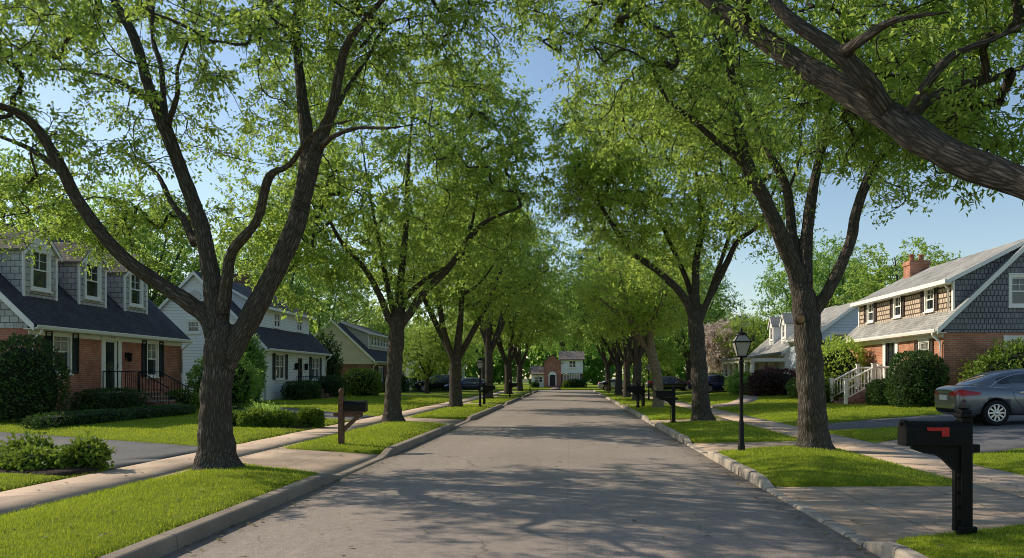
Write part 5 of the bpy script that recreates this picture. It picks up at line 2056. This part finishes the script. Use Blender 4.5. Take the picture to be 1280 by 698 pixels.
bush('rounded_bush', 'bright bush beside the left driveway with parked cars', 'bush', -13.4, 86.2, 1.2, 1.2, 1.5, M['leaf_box'], 2200, .18, 2.6, FB)
# right, brick house
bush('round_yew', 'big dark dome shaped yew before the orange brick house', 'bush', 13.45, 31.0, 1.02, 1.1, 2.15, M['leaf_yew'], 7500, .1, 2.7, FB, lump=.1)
bush('yew_bush', 'lower dark hedge left of the dome shaped yew', 'bush', 12.95, 33.0, .55, .7, 1.05, M['leaf_yew'], 3200, .1, 3.6, FB, lump=.1)
bush('rounded_bush', 'tall bright green maple shrub left of the white stair railing', 'bush', 13.0, 38.6, 1.25, 1.3, 2.9, M['leaf_bright'], 5200, .15, 2.2, FB, lump=.25, jag=.15)
bush('clipped_hedge', 'bright clipped hedge in front of the white stair railing', 'hedge', 11.7, 37.2, .75, .7, .98, M['leaf_box'], 2600, .1, 4, FB, lump=.1)
bush('azalea_bush', 'spreading yellow green shrub under the shingled gable behind the car', 'bush', 16.8, 29.2, 2.1, 1.05, 2.35, M['leaf_box'], 6500, .14, 2.3, FB, lump=.25, jag=.15)
bush('azalea_bush', 'second yellow green shrub under the gable at the right edge', 'bush', 20.2, 29.2, 1.6, 1.0, 2.0, M['leaf_box'], 4200, .14, 2.3, FB, lump=.25)
# right, porch house
bush('plum_shrub', 'dark purple leaved shrub before the screened porch', 'shrub', 12.9, 50.5, 1.6, 1.5, 1.7, M['leaf_plum'], 4200, .15, 2.4, FB, lump=.22)
bush('plum_shrub', 'tall purple leaved shrub at the corner of the pale blue house', 'shrub', 14.7, 46.2, 1.1, 1.1, 3.2, M['leaf_plum'], 3600, .16, 2.2, FB, lump=.25)
bush('yew_bush', 'dark low bush between the purple shrub and the bright maple shrub', 'bush', 13.2, 43.8, 1.2, 1.2, 1.2, M['leaf_yew'], 2800, .13, 2.6, FB)
bush('yew_bush', 'dark bush left of the purple shrub by the porch', 'bush', 12.3, 54.5, 1.3, 1.3, 1.2, M['leaf_deep'], 2800, .15, 2.5, FB)
bush('rounded_bush', 'mixed green bush at the near porch end behind the lamp post', 'bush', 13.0, 60.0, 1.2, 1.6, 1.5, M['leaf_deep'], 3000, .16, 2.5, FB, lump=.25)
bush('rounded_bush', 'round green bush beside the tan stone block', 'bush', 12.6, 69.5, 1.1, 1.1, 1.5, M['leaf_deep'], 2600, .15, 2.6, FB)
bush('rounded_bush', 'bright yellow green bush far right near the parked cars', 'bush', 9.6, 84, 1.3, 1.3, 2.4, M['leaf_bright'], 2600, .2, 2.2, FB, lump=.25)
for k, (x, y) in enumerate(((0.6, 116.6), (-5.0, 116.9), (1.5, 117))):
    bush('rounded_bush', ['dark clipped bush under the bay window of the end house', 'small bush by the low wing of the end house', 'dark hedge at the right corner of the end house'][k], 'bush', x, y, (1.0, .5, .9)[k], .6, (1.3, .8, 1.2)[k], M['leaf_yew'], 1200, .18, 3.4, FB)
bush('rounded_bush', 'pale round shrub beside the brick entrance of the end house', 'bush', -.55, 115.9, .5, .5, 1.1, M['leaf_box'], 900, .16, 2.4, FB)
# pink blossom tree
T6 = proto('pale pink blossoming tree left of the porch house', None, 31, 7.2, 2.9, 1.6, 5, 330, 42, .24, M['blossom'], M['bark'], name='blossom_tree', rt=.16, low=.26, rc=.8)
place(T6, 14.2, 75.0, .3, .88)
m = MB()
m.bbox(12.05, 12.75, 66.2, 66.7, .42, 1.02, .04)
tag(m.build('stone_block', M['stone']), 'tan square stone block standing on the right lawn', 'stone block')

# ------------------------------------------------------------------ lamp posts


def lamp(x, y, z, label):
    root = empty('lamp_post', (x, y, z), label, 'lamp post', 'black lantern lamp posts')
    m = MB()
    m.lathe([(.075, -.05), (.075, .10), (.06, .14), (.052, .55), (.046, .60), (.040, .64), (.036, 1.78), (.05, 1.80), (.05, 1.84), (.03, 1.87), (.03, 1.9)], 14)
    m.build('post', M['black'], root)
    b, t, z0, z1 = .088, .165, 1.93, 2.21
    m = MB()
    for sx in (-1, 1):
        for sy in (-1, 1):
            m.tube([(sx * b, sy * b, z0), (sx * t, sy * t, z1)], .011, 4)
    m.box(-b - .012, b + .012, -b - .012, b + .012, 1.895, 1.93)
    for sx, sy in ((0, 1), (0, -1), (1, 0), (-1, 0)):
        if sx:
            m.box(sx * t - .012, sx * t + .012, -t - .012, t + .012, z1 - .012, z1 + .018)
        else:
            m.box(-t + .013, t - .013, sy * t - .012, sy * t + .012, z1 - .012, z1 + .018)
    m.build('lantern_frame', M['black'], root)
    g = MB()
    q = .004
    c0 = [(-b + q, -b + q), (b - q, -b + q), (b - q, b - q), (-b + q, b - q)]
    c1 = [(-t + q, -t + q), (t - q, -t + q), (t - q, t - q), (-t + q, t - q)]
    for i in range(4):
        j = (i + 1) % 4
        g.quad((*c0[i], z0), (*c0[j], z0), (*c1[j], z1 - .012), (*c1[i], z1 - .012))
    g.build('lantern_glass', M['lampglass'], root)
    # sloping upper panes, ribs and cap
    g = MB()
    u, z2 = .075, 2.36
    c2 = [(-u, -u), (u, -u), (u, u), (-u, u)]
    for i in range(4):
        j = (i + 1) % 4
        g.quad((*c1[i], z1 + .018), (*c1[j], z1 + .018), (*c2[j], z2), (*c2[i], z2))
    g.build('roof_glass', M['lampglass'], root)
    m = MB()
    for sx in (-1, 1):
        for sy in (-1, 1):
            m.tube([(sx * t, sy * t, z1 + .01), (sx * u, sy * u, z2)], .012, 4)
    m.lathe([(.13, z2 - .005), (.12, z2 + .02), (.075, z2 + .045), (.04, z2 + .06), (.022, z2 + .075), (.032, z2 + .095), (.02, z2 + .115), (.004, z2 + .14)], 12)
    m.build('cap', M['black'], root)
    return root


lp = lamp(3.5, 16.3, .16, 'black lantern lamp post on the right kerb strip beside the pruned maple')
for (x, y, l) in ((5.15, 52.0, 'small black lamp post far right between pale barked tree and pair of mailboxes'), (-4.5, 40.2, 'black lamp post on the left kerb strip beside the third tree'), (-4.55, 92.0, 'tiny black lamp post at the far left end of the street')):
    o = copy_tree(lp)
    o.location = (x, y, .17)
    o['label'] = l

# ------------------------------------------------------------------ mailboxes


def tunnel(m, x0, x1, w_, h, y0, z0, wall=.0):
    """rounded-top mailbox shell along x"""
    n = 12
    r = w_ / 2
    prof = [(-r, 0), (r, 0)] + [(r * math.cos(math.pi * k / n), h - r + r * math.sin(math.pi * k / n)) for k in range(n + 1)]
    m.prism([(y0 + a, z0 + b) for a, b in prof], 0, x0, x1)


def black_mailbox(x, y, z, label, rz=0.):
    root = empty('mailbox', (x, y, z), label, 'mailbox', 'post mounted mailboxes')
    m = MB()
    m.bbox(-.055, .055, -.055, .055, -.1, 1.08, .006)
    m.bbox(-.085, .085, -.085, .085, -.02, .04, .008)
    m.bbox(-.075, .075, -.075, .075, 1.08, 1.11, .006)
    m.bbox(-.05, .05, -.05, .05, 1.11, 1.15, .006)
    m.lathe([(.045, 1.15), (.06, 1.17), (.052, 1.20), (.03, 1.23), (.006, 1.25)], 4)
    for zz in (.06, .20, .34, .48, .62):
        m.box(-.085, -.06, -.03, .03, zz, zz + .025)
    m.bbox(-.105, -.085, -.03, .03, .0, .66, .005)
    m.build('post', M['black'], root)
    m = MB()
    m.prism([(.0, .81), (-.52, .81), (-.50, .77), (-.40, .735), (-.30, .725), (-.22, .68), (-.14, .60), (-.08, .54), (0, .54)], 1, -.03, .03)
    m.bbox(.056, .135, -.04, .04, .74, .82, .01)
    m.build('bracket', M['black'], root)
    m = MB()
    tunnel(m, -.56, .03, .19, .235, 0, .815)
    m.build('box', M['black'], root)
    m = MB()
    tunnel(m, -.60, -.562, .205, .25, 0, .808)
    m.bbox(-.625, -.60, -.02, .02, 1.0, 1.03, .005)
    m.build('door', M['black'], root)
    m = MB()
    m.prism([(-.40, .985), (-.40, .96), (-.38, .952), (-.265, .952), (-.265, .90), (-.195, .90), (-.195, .985)], 1, -.108, -.100)
    m.tube([(-.23, -.112, .93), (-.23, -.09, .93)], .012, 8)
    m.build('flag', M['flag'], root)
    root.rotation_euler = (0, 0, rz)
    return root


mbx = black_mailbox(3.79, 7.68, .19, 'near black mailbox with red flag on a post at the right kerb')
for (x, y, l, rz, s) in ((3.42, 26.3, 'plain dark mailbox on a post in front of the second right maple', 0, 1.0),
                         (3.4, 39.6, 'left one of the pair of mailboxes beyond the pale barked tree', 0, 1.0),
                         (3.75, 40.6, 'right one of the pair of mailboxes beyond the pale barked tree', .2, 1.0),
                         (-4.65, 43.5, 'dark mailbox right behind the left lamp post', math.pi, 1.0),
                         (-4.6, 61.5, 'far dark mailbox on the left kerb strip', math.pi, 1.0)):
    o = copy_tree(mbx)
    o.location = (x, y, .17)
    o.rotation_euler = (0, 0, rz)
    o['label'] = l
    for c in kids(o):
        if c.name.startswith('flag'):
            bpy.data.objects.remove(c)

# wooden mailbox on the left and its brown far cousin


def wood_mailbox(x, y, z, label, rz=0.):
    root = empty('wooden_mailbox', (x, y, z), label, 'mailbox', 'wooden mailboxes')
    m = MB()
    m.bbox(-.06, .06, -.06, .06, -.1, 1.14, .012)
    m.bbox(-.045, .045, -.045, .045, 1.14, 1.20, .012)
    m.lathe([(.05, 1.20), (.065, 1.23), (.05, 1.28), (.012, 1.32)], 8)
    m.build('post', M['wood_red'], root)
    m = MB()
    m.bbox(-.17, .47, -.04, .04, .68, .775, .012)
    m.prism([(.061, .34), (.061, .46), (.30, .678), (.42, .678)], 1, -.032, .032)
    m.bbox(.07, .53, -.1, .1, .776, .80, .008)
    m.build('arm', M['wood_red'], root)
    m = MB()
    tunnel(m, .075, .53, .19, .235, 0, .801)
    m.build('box', M['black'], root)
    m = MB()
    tunnel(m, .532, .56, .205, .25, 0, .797)
    m.build('door', M['black'], root)
    root.rotation_euler = (0, 0, rz)
    return root


wm = wood_mailbox(-5.05, 17.7, .10, 'black mailbox on a brown wooden post with arm on the left kerb strip')
o = copy_tree(wm)
o.location = (3.7, 76.0, .17)
o.rotation_euler = (0, 0, math.pi)
o['label'] = 'far brown mailbox on a wooden post at the right kerb'


# ------------------------------------------------------------------ fallen leaves in the gutters and on the grass
rg = np.random.default_rng(5)
P = []
for x0, x1, n_ in ((-3.73, -3.45, 260), (2.5, 2.83, 260), (-7.4, -3.95, 380), (3.05, 7.0, 420), (-3.6, 2.6, 160)):
    xs_ = rg.uniform(x0, x1, n_)
    ys_ = 6 + 34 * rg.random(n_) ** 1.5
    on_l = (xs_ < -3.93) | (xs_ > 3.03)
    zz = np.where(on_l, .205, .05 * (1 - ((xs_ + .45) / 3.3) ** 2) + .012)
    for a, b in LA:
        zz = np.where((xs_ < -3.93) & (ys_ > a - .5) & (ys_ < b + 2), base(xs_) + .025, zz)
    for a, b in RA:
        zz = np.where((xs_ > 3.03) & (ys_ > a - .8) & (ys_ < b + 1.5), base(xs_) + .025, zz)
    zz = np.where((xs_ < -6.25) | (xs_ > 5.7), base(xs_) + .022, zz)
    P.append(np.stack([xs_, ys_, zz], 1))
P = np.concatenate(P)
n_ = len(P)
a_ = rg.uniform(0, 6.28, n_)
ax = np.stack([np.cos(a_), np.sin(a_), rg.uniform(-.1, .25, n_)], 1)
sd = np.stack([-np.sin(a_), np.cos(a_), rg.uniform(-.3, .3, n_)], 1)
s_ = rg.uniform(.02, .045, n_)[:, None]
V = np.stack([P, P + ax * s_ + sd * s_ * .6, P + ax * s_ * 2, P + ax * s_ - sd * s_ * .6], 1)
V[..., 2] = np.maximum(V[..., 2], P[:, None, 2])
M['leaf_dry'] = leaf_mat('dry_leaf', [(0, (.10, .07, .03)), (.5, (.2, .15, .06)), (1, (.22, .26, .06))], (.3, .25, .08), .2)
o = link('fallen_leaves', np_mesh('fallen_leaves', V.reshape(-1, 3), np.arange(n_ * 4, dtype=np.int32).reshape(-1, 4), M['leaf_dry'], {'tint': np.repeat(rg.random(n_), 4)}))
tag(o, 'scattered fallen leaves in the gutters and on the kerb strips', 'leaves', kind='stuff')
# ------------------------------------------------------------------ cars


def car_paint(name, c):
    t = NT(name)
    t.color(c)
    t.b.inputs['Metallic'].default_value = .55
    t.rough(.28)
    t.b.inputs['Coat Weight'].default_value = .6
    t.b.inputs['Coat Roughness'].default_value = .06
    return t.m


M['paint_grey'] = car_paint('grey_paint', (.17, .185, .215))
M['paint_blue'] = car_paint('blue_paint', (.03, .045, .13))
M['paint_dark'] = car_paint('dark_paint', (.02, .021, .026))
M['paint_silver'] = car_paint('silver_paint', (.40, .42, .45))
M['tyre'] = plain('tyre_rubber', (.015, .015, .016), .85, .2, 30)
M['alloy'] = plain('alloy', (.62, .63, .65), .3, .05, 5, 0, .8)
M['chrome'] = plain('chrome', (.75, .76, .78), .15, .03, 5, 0, 1.0)
M['tail'] = plain('tail_lamp', (.42, .012, .015), .15, .25, 12, 0, 0, .6)
M['headlamp'] = plain('head_lamp', (.7, .72, .75), .1, .1, 12, 0, .3, .6)
M['plate'] = plain('plate', (.7, .71, .72), .4, .06, 20)
M['carglass'] = glass_mat('car_glass', (.022, .03, .034))
M['seam'] = plain('dark_seam', (.008, .008, .009), .8, .1, 5)


def sub_mesh(me, level, keep_attr=False, cut=None):
    o = link('tmp', me)
    s = o.modifiers.new('s', 'SUBSURF')
    s.levels = level
    s.render_levels = level
    if cut:
        for c in cut:
            b = o.modifiers.new('b', 'BOOLEAN')
            b.operation = 'DIFFERENCE'
            b.solver = 'EXACT'
            b.object = c
    dg = bpy.context.evaluated_depsgraph_get()
    dg.update()
    m2 = bpy.data.meshes.new_from_object(o.evaluated_get(dg))
    bpy.data.objects.remove(o)
    return m2


def make_car(label, paint, suv=False):
    """x forward, rear at -2.4; y across; origin on the ground"""
    root = empty('parked_car', (0, 0, 0), label, 'car', 'cars parked in the driveways')
    up = .22 if suv else 0.0
    wr = .335 + (.03 if suv else 0)
    ax_r, ax_f = -1.42, 1.40
    # stations: x, half width, z bottom, z waist, z top(deck), crown
    S = [(-2.42, .66, .40, .70, .90, .02), (-2.39, .76, .33, .72, 1.00, .02), (-2.22, .86, .26, .74, 1.06, .025), (-1.9, .905, .24, .74, 1.07, .03), (-1.42, .925, .24, .74, 1.03, .03),
         (-.7, .925, .22, .72, .985, .03), (0, .92, .22, .71, .965, .03), (.7, .92, .22, .70, .95, .03), (1.1, .915, .22, .70, .95, .04), (1.42, .905, .24, .69, .93, .05), (1.9, .87, .25, .66, .86, .05), (2.25, .76, .27, .58, .76, .04), (2.42, .60, .32, .52, .66, .03)]
    V, Fc, mi = [], [], []
    m_ = 9
    for (x, hw, zb, zw, zt, cr) in S:
        zb, zw, zt = zb + up * .6, zw + up, zt + up
        half = [(0, zb), (hw * .80, zb), (hw * .965, zb + .10), (hw * 1.0, zw - .12), (hw * .995, zw + .06), (hw * .955, zt - .07), (hw * .87, zt - .005), (hw * .5, zt + cr * .8), (0, zt + cr)]
        V += [(x, y, z) for y, z in half]
    n = len(S)
    full, idx = [], {}
    bm = bmesh.new()
    L_ = [[None] * m_ for _ in range(n)]
    Rr = [[None] * m_ for _ in range(n)]
    for i in range(n):
        for k in range(m_):
            x, y, z = V[i * m_ + k]
            L_[i][k] = bm.verts.new((x, y, z))
            Rr[i][k] = L_[i][k] if k in (0, m_ - 1) else bm.verts.new((x, -y, z))
    for i in range(n - 1):
        for k in range(m_ - 1):
            bm.faces.new((L_[i][k], L_[i][k + 1], L_[i + 1][k + 1], L_[i + 1][k]))
            bm.faces.new((Rr[i + 1][k], Rr[i + 1][k + 1], Rr[i][k + 1], Rr[i][k]))
    for i, fl in ((0, 1), (n - 1, 0)):
        lp = [L_[i][k] for k in range(m_)] + [Rr[i][k] for k in range(m_ - 2, 0, -1)]
        bm.faces.new(lp if fl else lp[::-1])
    bmesh.ops.recalc_face_normals(bm, faces=list(bm.faces))
    me = bpy.data.meshes.new('b')
    bm.to_mesh(me)
    bm.free()
    cuts = []
    for ax_ in (ax_r, ax_f):
        for sy in (-1, 1):
            c = MB()
            ring = [(ax_ + (wr + .055) * math.cos(2 * math.pi * k / 28), wr + (wr + .055) * math.sin(2 * math.pi * k / 28)) for k in range(28)]
            c.prism(ring, 1, sy * .58, sy * 1.2)
            cuts.append(c.build('cut', M['seam']))
    body = sub_mesh(me, 2, cut=cuts)
    for c in cuts:
        bpy.data.objects.remove(c)
    body.materials.clear()
    body.materials.append(paint)
    body.polygons.foreach_set('use_smooth', np.ones(len(body.polygons), bool))
    bo = link('body', body, root)
    # dark wheel wells
    for ax_ in (ax_r, ax_f):
        for sy in (-1, 1):
            m = MB()
            ring = [(ax_ + (wr + .05) * math.cos(2 * math.pi * k / 24), wr + (wr + .05) * math.sin(2 * math.pi * k / 24)) for k in range(24)]
            m.prism(ring, 1, sy * .55, sy * .60)
            m.build('wheel_well', M['seam'], root)
    # greenhouse
    rt = 1.46 + (.26 if suv else 0)
    bl = up
    if suv:
        G = [(-2.30, .80, 1.00 + bl, .70, 1.12 + bl), (-2.22, .84, 1.0 + bl, .66, rt - .12), (-2.0, .86, 1.0 + bl, .66, rt - .02), (-1.0, .87, .97 + bl, .67, rt), (0.0, .87, .95 + bl, .66, rt - .01), (.45, .86, .94 + bl, .63, rt - .08), (1.25, .82, .95 + bl, .74, 1.0 + bl)]
    else:
        G = [(-2.0, .76, 1.05, .68, 1.075), (-1.25, .84, 1.0, .62, rt - .095), (-.95, .85, .99, .61, rt - .035), (-.35, .86, .97, .62, rt), (.2, .86, .96, .62, rt - .02), (.42, .85, .95, .60, rt - .075), (1.3, .80, .95, .72, .97)]
    bm = bmesh.new()
    rows = []
    for (x, hb, zb, ht, zt) in G:
        half = [(hb, zb - .06), (hb - (hb - ht) * .15, zb + (zt - zb) * .2), (ht + (hb - ht) * .22, zt - (zt - zb) * .2), (ht - .02, zt - .005), (ht * .55, zt + .022), (0, zt + .03)]
        Lr = [bm.verts.new((x, y, z)) for y, z in half]
        Rr_ = [bm.verts.new((x, -y, z)) if y else Lr[-1] for y, z in half]
        rows.append((Lr, Rr_))
    for i in range(len(rows) - 1):
        for k in range(5):
            for sd, q in enumerate(rows[i]):
                q2 = rows[i + 1][sd]
                vs = (q[k], q[k + 1], q2[k + 1], q2[k])
                f = bm.faces.new(vs if not sd else vs[::-1])
                end = i in (0, len(rows) - 2)
                f.material_index = 1 if (end and k >= 3) or (k == 1 and not end) or (k == 1 and i == 0 and suv) else 0
    for i in (0, len(rows) - 1):
        lp = rows[i][0] + rows[i][1][-2::-1]
        bm.faces.new(lp)
    bmesh.ops.recalc_face_normals(bm, faces=list(bm.faces))
    me = bpy.data.meshes.new('g')
    bm.to_mesh(me)
    bm.free()
    me.materials.append(paint)
    me.materials.append(M['carglass'])
    gh = sub_mesh(me, 3)
    vv = np.array([v.co[:] for v in gh.vertices])
    for nm_, k, mt in (('roof', 0, paint), ('windows', 1, M['carglass'])):
        fs = [list(p.vertices) for p in gh.polygons if p.material_index == k]
        q = bpy.data.meshes.new(nm_)
        used = sorted({i for f in fs for i in f})
        mp = {a: b for b, a in enumerate(used)}
        q.from_pydata([tuple(vv[i]) for i in used], [], [[mp[i] for i in f] for f in fs])
        q.materials.append(mt)
        q.polygons.foreach_set('use_smooth', np.ones(len(q.polygons), bool))
        link(nm_, q, root)
    bv = BVHTree.FromPolygons([v.co[:] for v in body.vertices], [list(p.vertices) for p in body.polygons])
    gv = BVHTree.FromPolygons([tuple(p) for p in vv], [list(p.vertices) for p in gh.polygons])

    def side_hit(x, z, sy, tree=None, off=.004):
        h = (tree or bv).ray_cast(Vector((x, sy * 2, z)), Vector((0, -sy, 0)))
        return h[0] + Vector((0, sy * off, 0)) if h[0] is not None else None
    # seams, handles, chrome line
    m = MB()
    for sy in (-1, 1):
        for xs_ in ((-.98, -.90, -.62), (.12, .12, .10), (1.02, 1.05, .95)):
            zs_ = np.linspace(.95 + up, .36 + up * .6, 8)
            pts = [side_hit(xs_[0] + (xs_[2] - xs_[0]) * (abs(j - 2.5) / 6 if j > 2 else 0), z, sy, None, .001) for j, z in enumerate(zs_)]
            pts = [p for p in pts if p]
            if len(pts) > 2:
                m.tube(pts, .006, 4)
    m.build('door_seam', M['seam'], root)
    m = MB()
    for sy in (-1, 1):
        for hx in (-.72, .28):
            p = side_hit(hx, .86 + up, sy)
            if p:
                m.bbox(p.x - .1, p.x + .1, min(p.y, p.y + sy * .035), max(p.y, p.y + sy * .035), p.z - .017, p.z + .017, .008)
    m.build('door_handle', M['chrome'] if not suv else M['black'], root)
    m = MB()
    for sy in (-1, 1):
        xs_ = np.linspace(-1.55, .95, 16)
        pts = []
        for x in xs_:
            t = (x + 1.55) / 2.5
            z = 1.0 + up + (rt - .09 - 1.0 - up) * (1 - abs(2 * t - 1) ** 2.2) ** .8
            p = side_hit(x, z, sy, gv, .006)
            if p:
                pts.append(p)
        if len(pts) > 3:
            m.tube(pts, .011, 5)
        pts = [side_hit(x, .995 + up - .012 * (x + 1), sy, gv, .008) for x in np.linspace(-1.5, .9, 12)]
        pts = [p for p in pts if p]
        if len(pts) > 3:
            m.tube(pts, .009, 5)
    m.build('chrome_trim', M['chrome'], root)

    def patch(m, fn, nu, nv):
        P = [[fn(i / nu, j / nv) for j in range(nv + 1)] for i in range(nu + 1)]
        for i in range(nu):
            for j in range(nv):
                q = [P[i][j], P[i + 1][j], P[i + 1][j + 1], P[i][j + 1]]
                if all(a is not None for a in q):
                    m.quad(*q)

    def rear_hit(y, z, off=.008):
        h = bv.ray_cast(Vector((-4, y, z)), Vector((1, 0, 0)))
        return h[0] - Vector((off, 0, 0)) if h[0] is not None else None

    def front_hit(y, z, off=.008):
        h = bv.ray_cast(Vector((4, y, z)), Vector((-1, 0, 0)))
        return h[0] + Vector((off, 0, 0)) if h[0] is not None else None
    for sy in (-1, 1):
        m = MB()
        patch(m, lambda a, b: side_hit(-2.33 + a * .52, (.80 + .02 * a) + (b * (.185 - .115 * a)) + up, sy, None, .009), 10, 4)
        patch(m, lambda a, b: rear_hit(sy * (.40 + a * .40), .81 + b * (.08 + .10 * a) + up), 6, 4)
        m.build('tail_lamp', M['tail'], root)
        m = MB()
        patch(m, lambda a, b: front_hit(sy * (.38 + a * .36), .60 + b * .12 + up), 6, 3)
        patch(m, lambda a, b: side_hit(2.28 - a * .35, .62 + .03 * a + b * (.11 - .06 * a) + up, sy, None, .008), 6, 3)
        m.build('headlight', M['headlamp'], root)
    m = MB()
    patch(m, lambda a, b: rear_hit(-.27 + a * .54, .69 + b * .14 + up, .012), 3, 2)
    m.build('licence_plate', M['plate'], root)
    m = MB()
    patch(m, lambda a, b: rear_hit(-.38 + a * .76, .89 + b * .03 + up, .012), 6, 1)
    m.build('trunk_trim', M['chrome'], root)
    m = MB()
    patch(m, lambda a, b: front_hit(-.42 + a * .84, .40 + b * .22 + up, .01), 8, 3)
    m.build('grille', M['seam'], root)
    m = MB()
    patch(m, lambda a, b: rear_hit(-.62 + a * 1.24, .36 + b * .1 + up * .6, .01), 8, 2)
    m.build('rear_bumper_insert', M['seam'], root)
    for sy in (-1, 1):
        m = MB()
        m.bbox(.72, .86, min(sy * .90, sy * 1.06), max(sy * .90, sy * 1.06), .98 + up, 1.10 + up, .03)
        m.build('mirror', paint, root)
    # wheels
    for ax_ in (ax_r, ax_f):
        for sy in (-1, 1):
            m = MB()
            c = (ax_, wr)
            y0, y1 = sy * .70, sy * .905
            m.lathe([(wr * .66, y0), (wr * .95, y0), (wr, y0 + sy * .03), (wr, y1 - sy * .03), (wr * .95, y1), (wr * .68, y1 - sy * .01), (wr * .66, y1 - sy * .03)], 28, c, 1, False)
            wo = m.build('wheel', M['tyre'], root)
            m = MB()
            m.lathe([(wr * .70, y1 - sy * .012), (wr * .70, y1 - sy * .002), (wr * .62, y1 + sy * .002), (wr * .60, y1 - sy * .03), (wr * .58, y1 - sy * .09)], 28, c, 1, False)
            for k in range(10):
                a = 2 * math.pi * k / 10
                d = Vector((math.cos(a), 0, math.sin(a)))
                tq = Vector((-math.sin(a), 0, math.cos(a)))
                o_ = Vector((ax_, y1 - sy * .012, wr))
                p0, p1 = o_ + d * wr * .12, o_ + d * wr * .63
                w0, w1 = wr * .055, wr * .075
                dn = Vector((0, -sy * .03, 0))
                m.add([p0 - tq * w0, p0 + tq * w0, p1 + tq * w1, p1 - tq * w1, p0 - tq * w0 + dn, p0 + tq * w0 + dn, p1 + tq * w1 + dn, p1 - tq * w1 + dn],
                      [[0, 1, 2, 3], [0, 4, 5, 1], [1, 5, 6, 2], [2, 6, 7, 3], [3, 7, 4, 0]])
            m.lathe([(wr * .16, y1 - sy * .04), (wr * .16, y1 - sy * .005), (wr * .1, y1 + sy * .004), (.001, y1 + sy * .004)], 14, c, 1)
            m.build('rim', M['alloy'], wo)
            m = MB()
            m.lathe([(wr * .62, y1 - sy * .10), (.001, y1 - sy * .10)], 20, c, 1)
            m.build('brake_disc', M['seam'], wo)
    return root


def repaint(o, paint, old):
    for c in kids(o):
        if c.type == 'MESH' and c.data.materials and c.data.materials[0] == old:
            c.data = c.data.copy()
            c.data.materials[0] = paint


car = make_car('grey sedan with red tail lamps parked in the right driveway', M['paint_grey'])
car2 = make_car('dark sport utility car in the far left driveway', M['paint_dark'], True)
for (src, x, y, rz, l, pt, old) in (
        (car, 12.0, 66.2, .62, 'dark blue car parked on the right behind the second right maple', M['paint_blue'], M['paint_grey']),
        (car, 9.9, 77.8, .1, 'dark small looking car parked far right beside the pale barked tree', M['paint_dark'], M['paint_grey']),
        (car, 5.9, 98.6, .0, 'silver car on the crossing street at the far right', M['paint_silver'], M['paint_grey']),
        (car, -10.2, 80.6, math.pi, 'blue grey car parked in the far left driveway', M['paint_blue'], M['paint_grey'])):
    o = copy_tree(src)
    o.location = (x, y, float(base(x, y)) + .012 if abs(y - 98.6) > .1 else .006)
    o.rotation_euler = (0, 0, rz)
    o['label'] = l
    repaint(o, pt, old)
car.location = (12.75, 21.9, float(base(12.55)) + .012)
car.rotation_euler = (0, -.036, -.06)
car2.location = (-13.4, 81.9, .19)
car2.rotation_euler = (0, 0, math.pi)
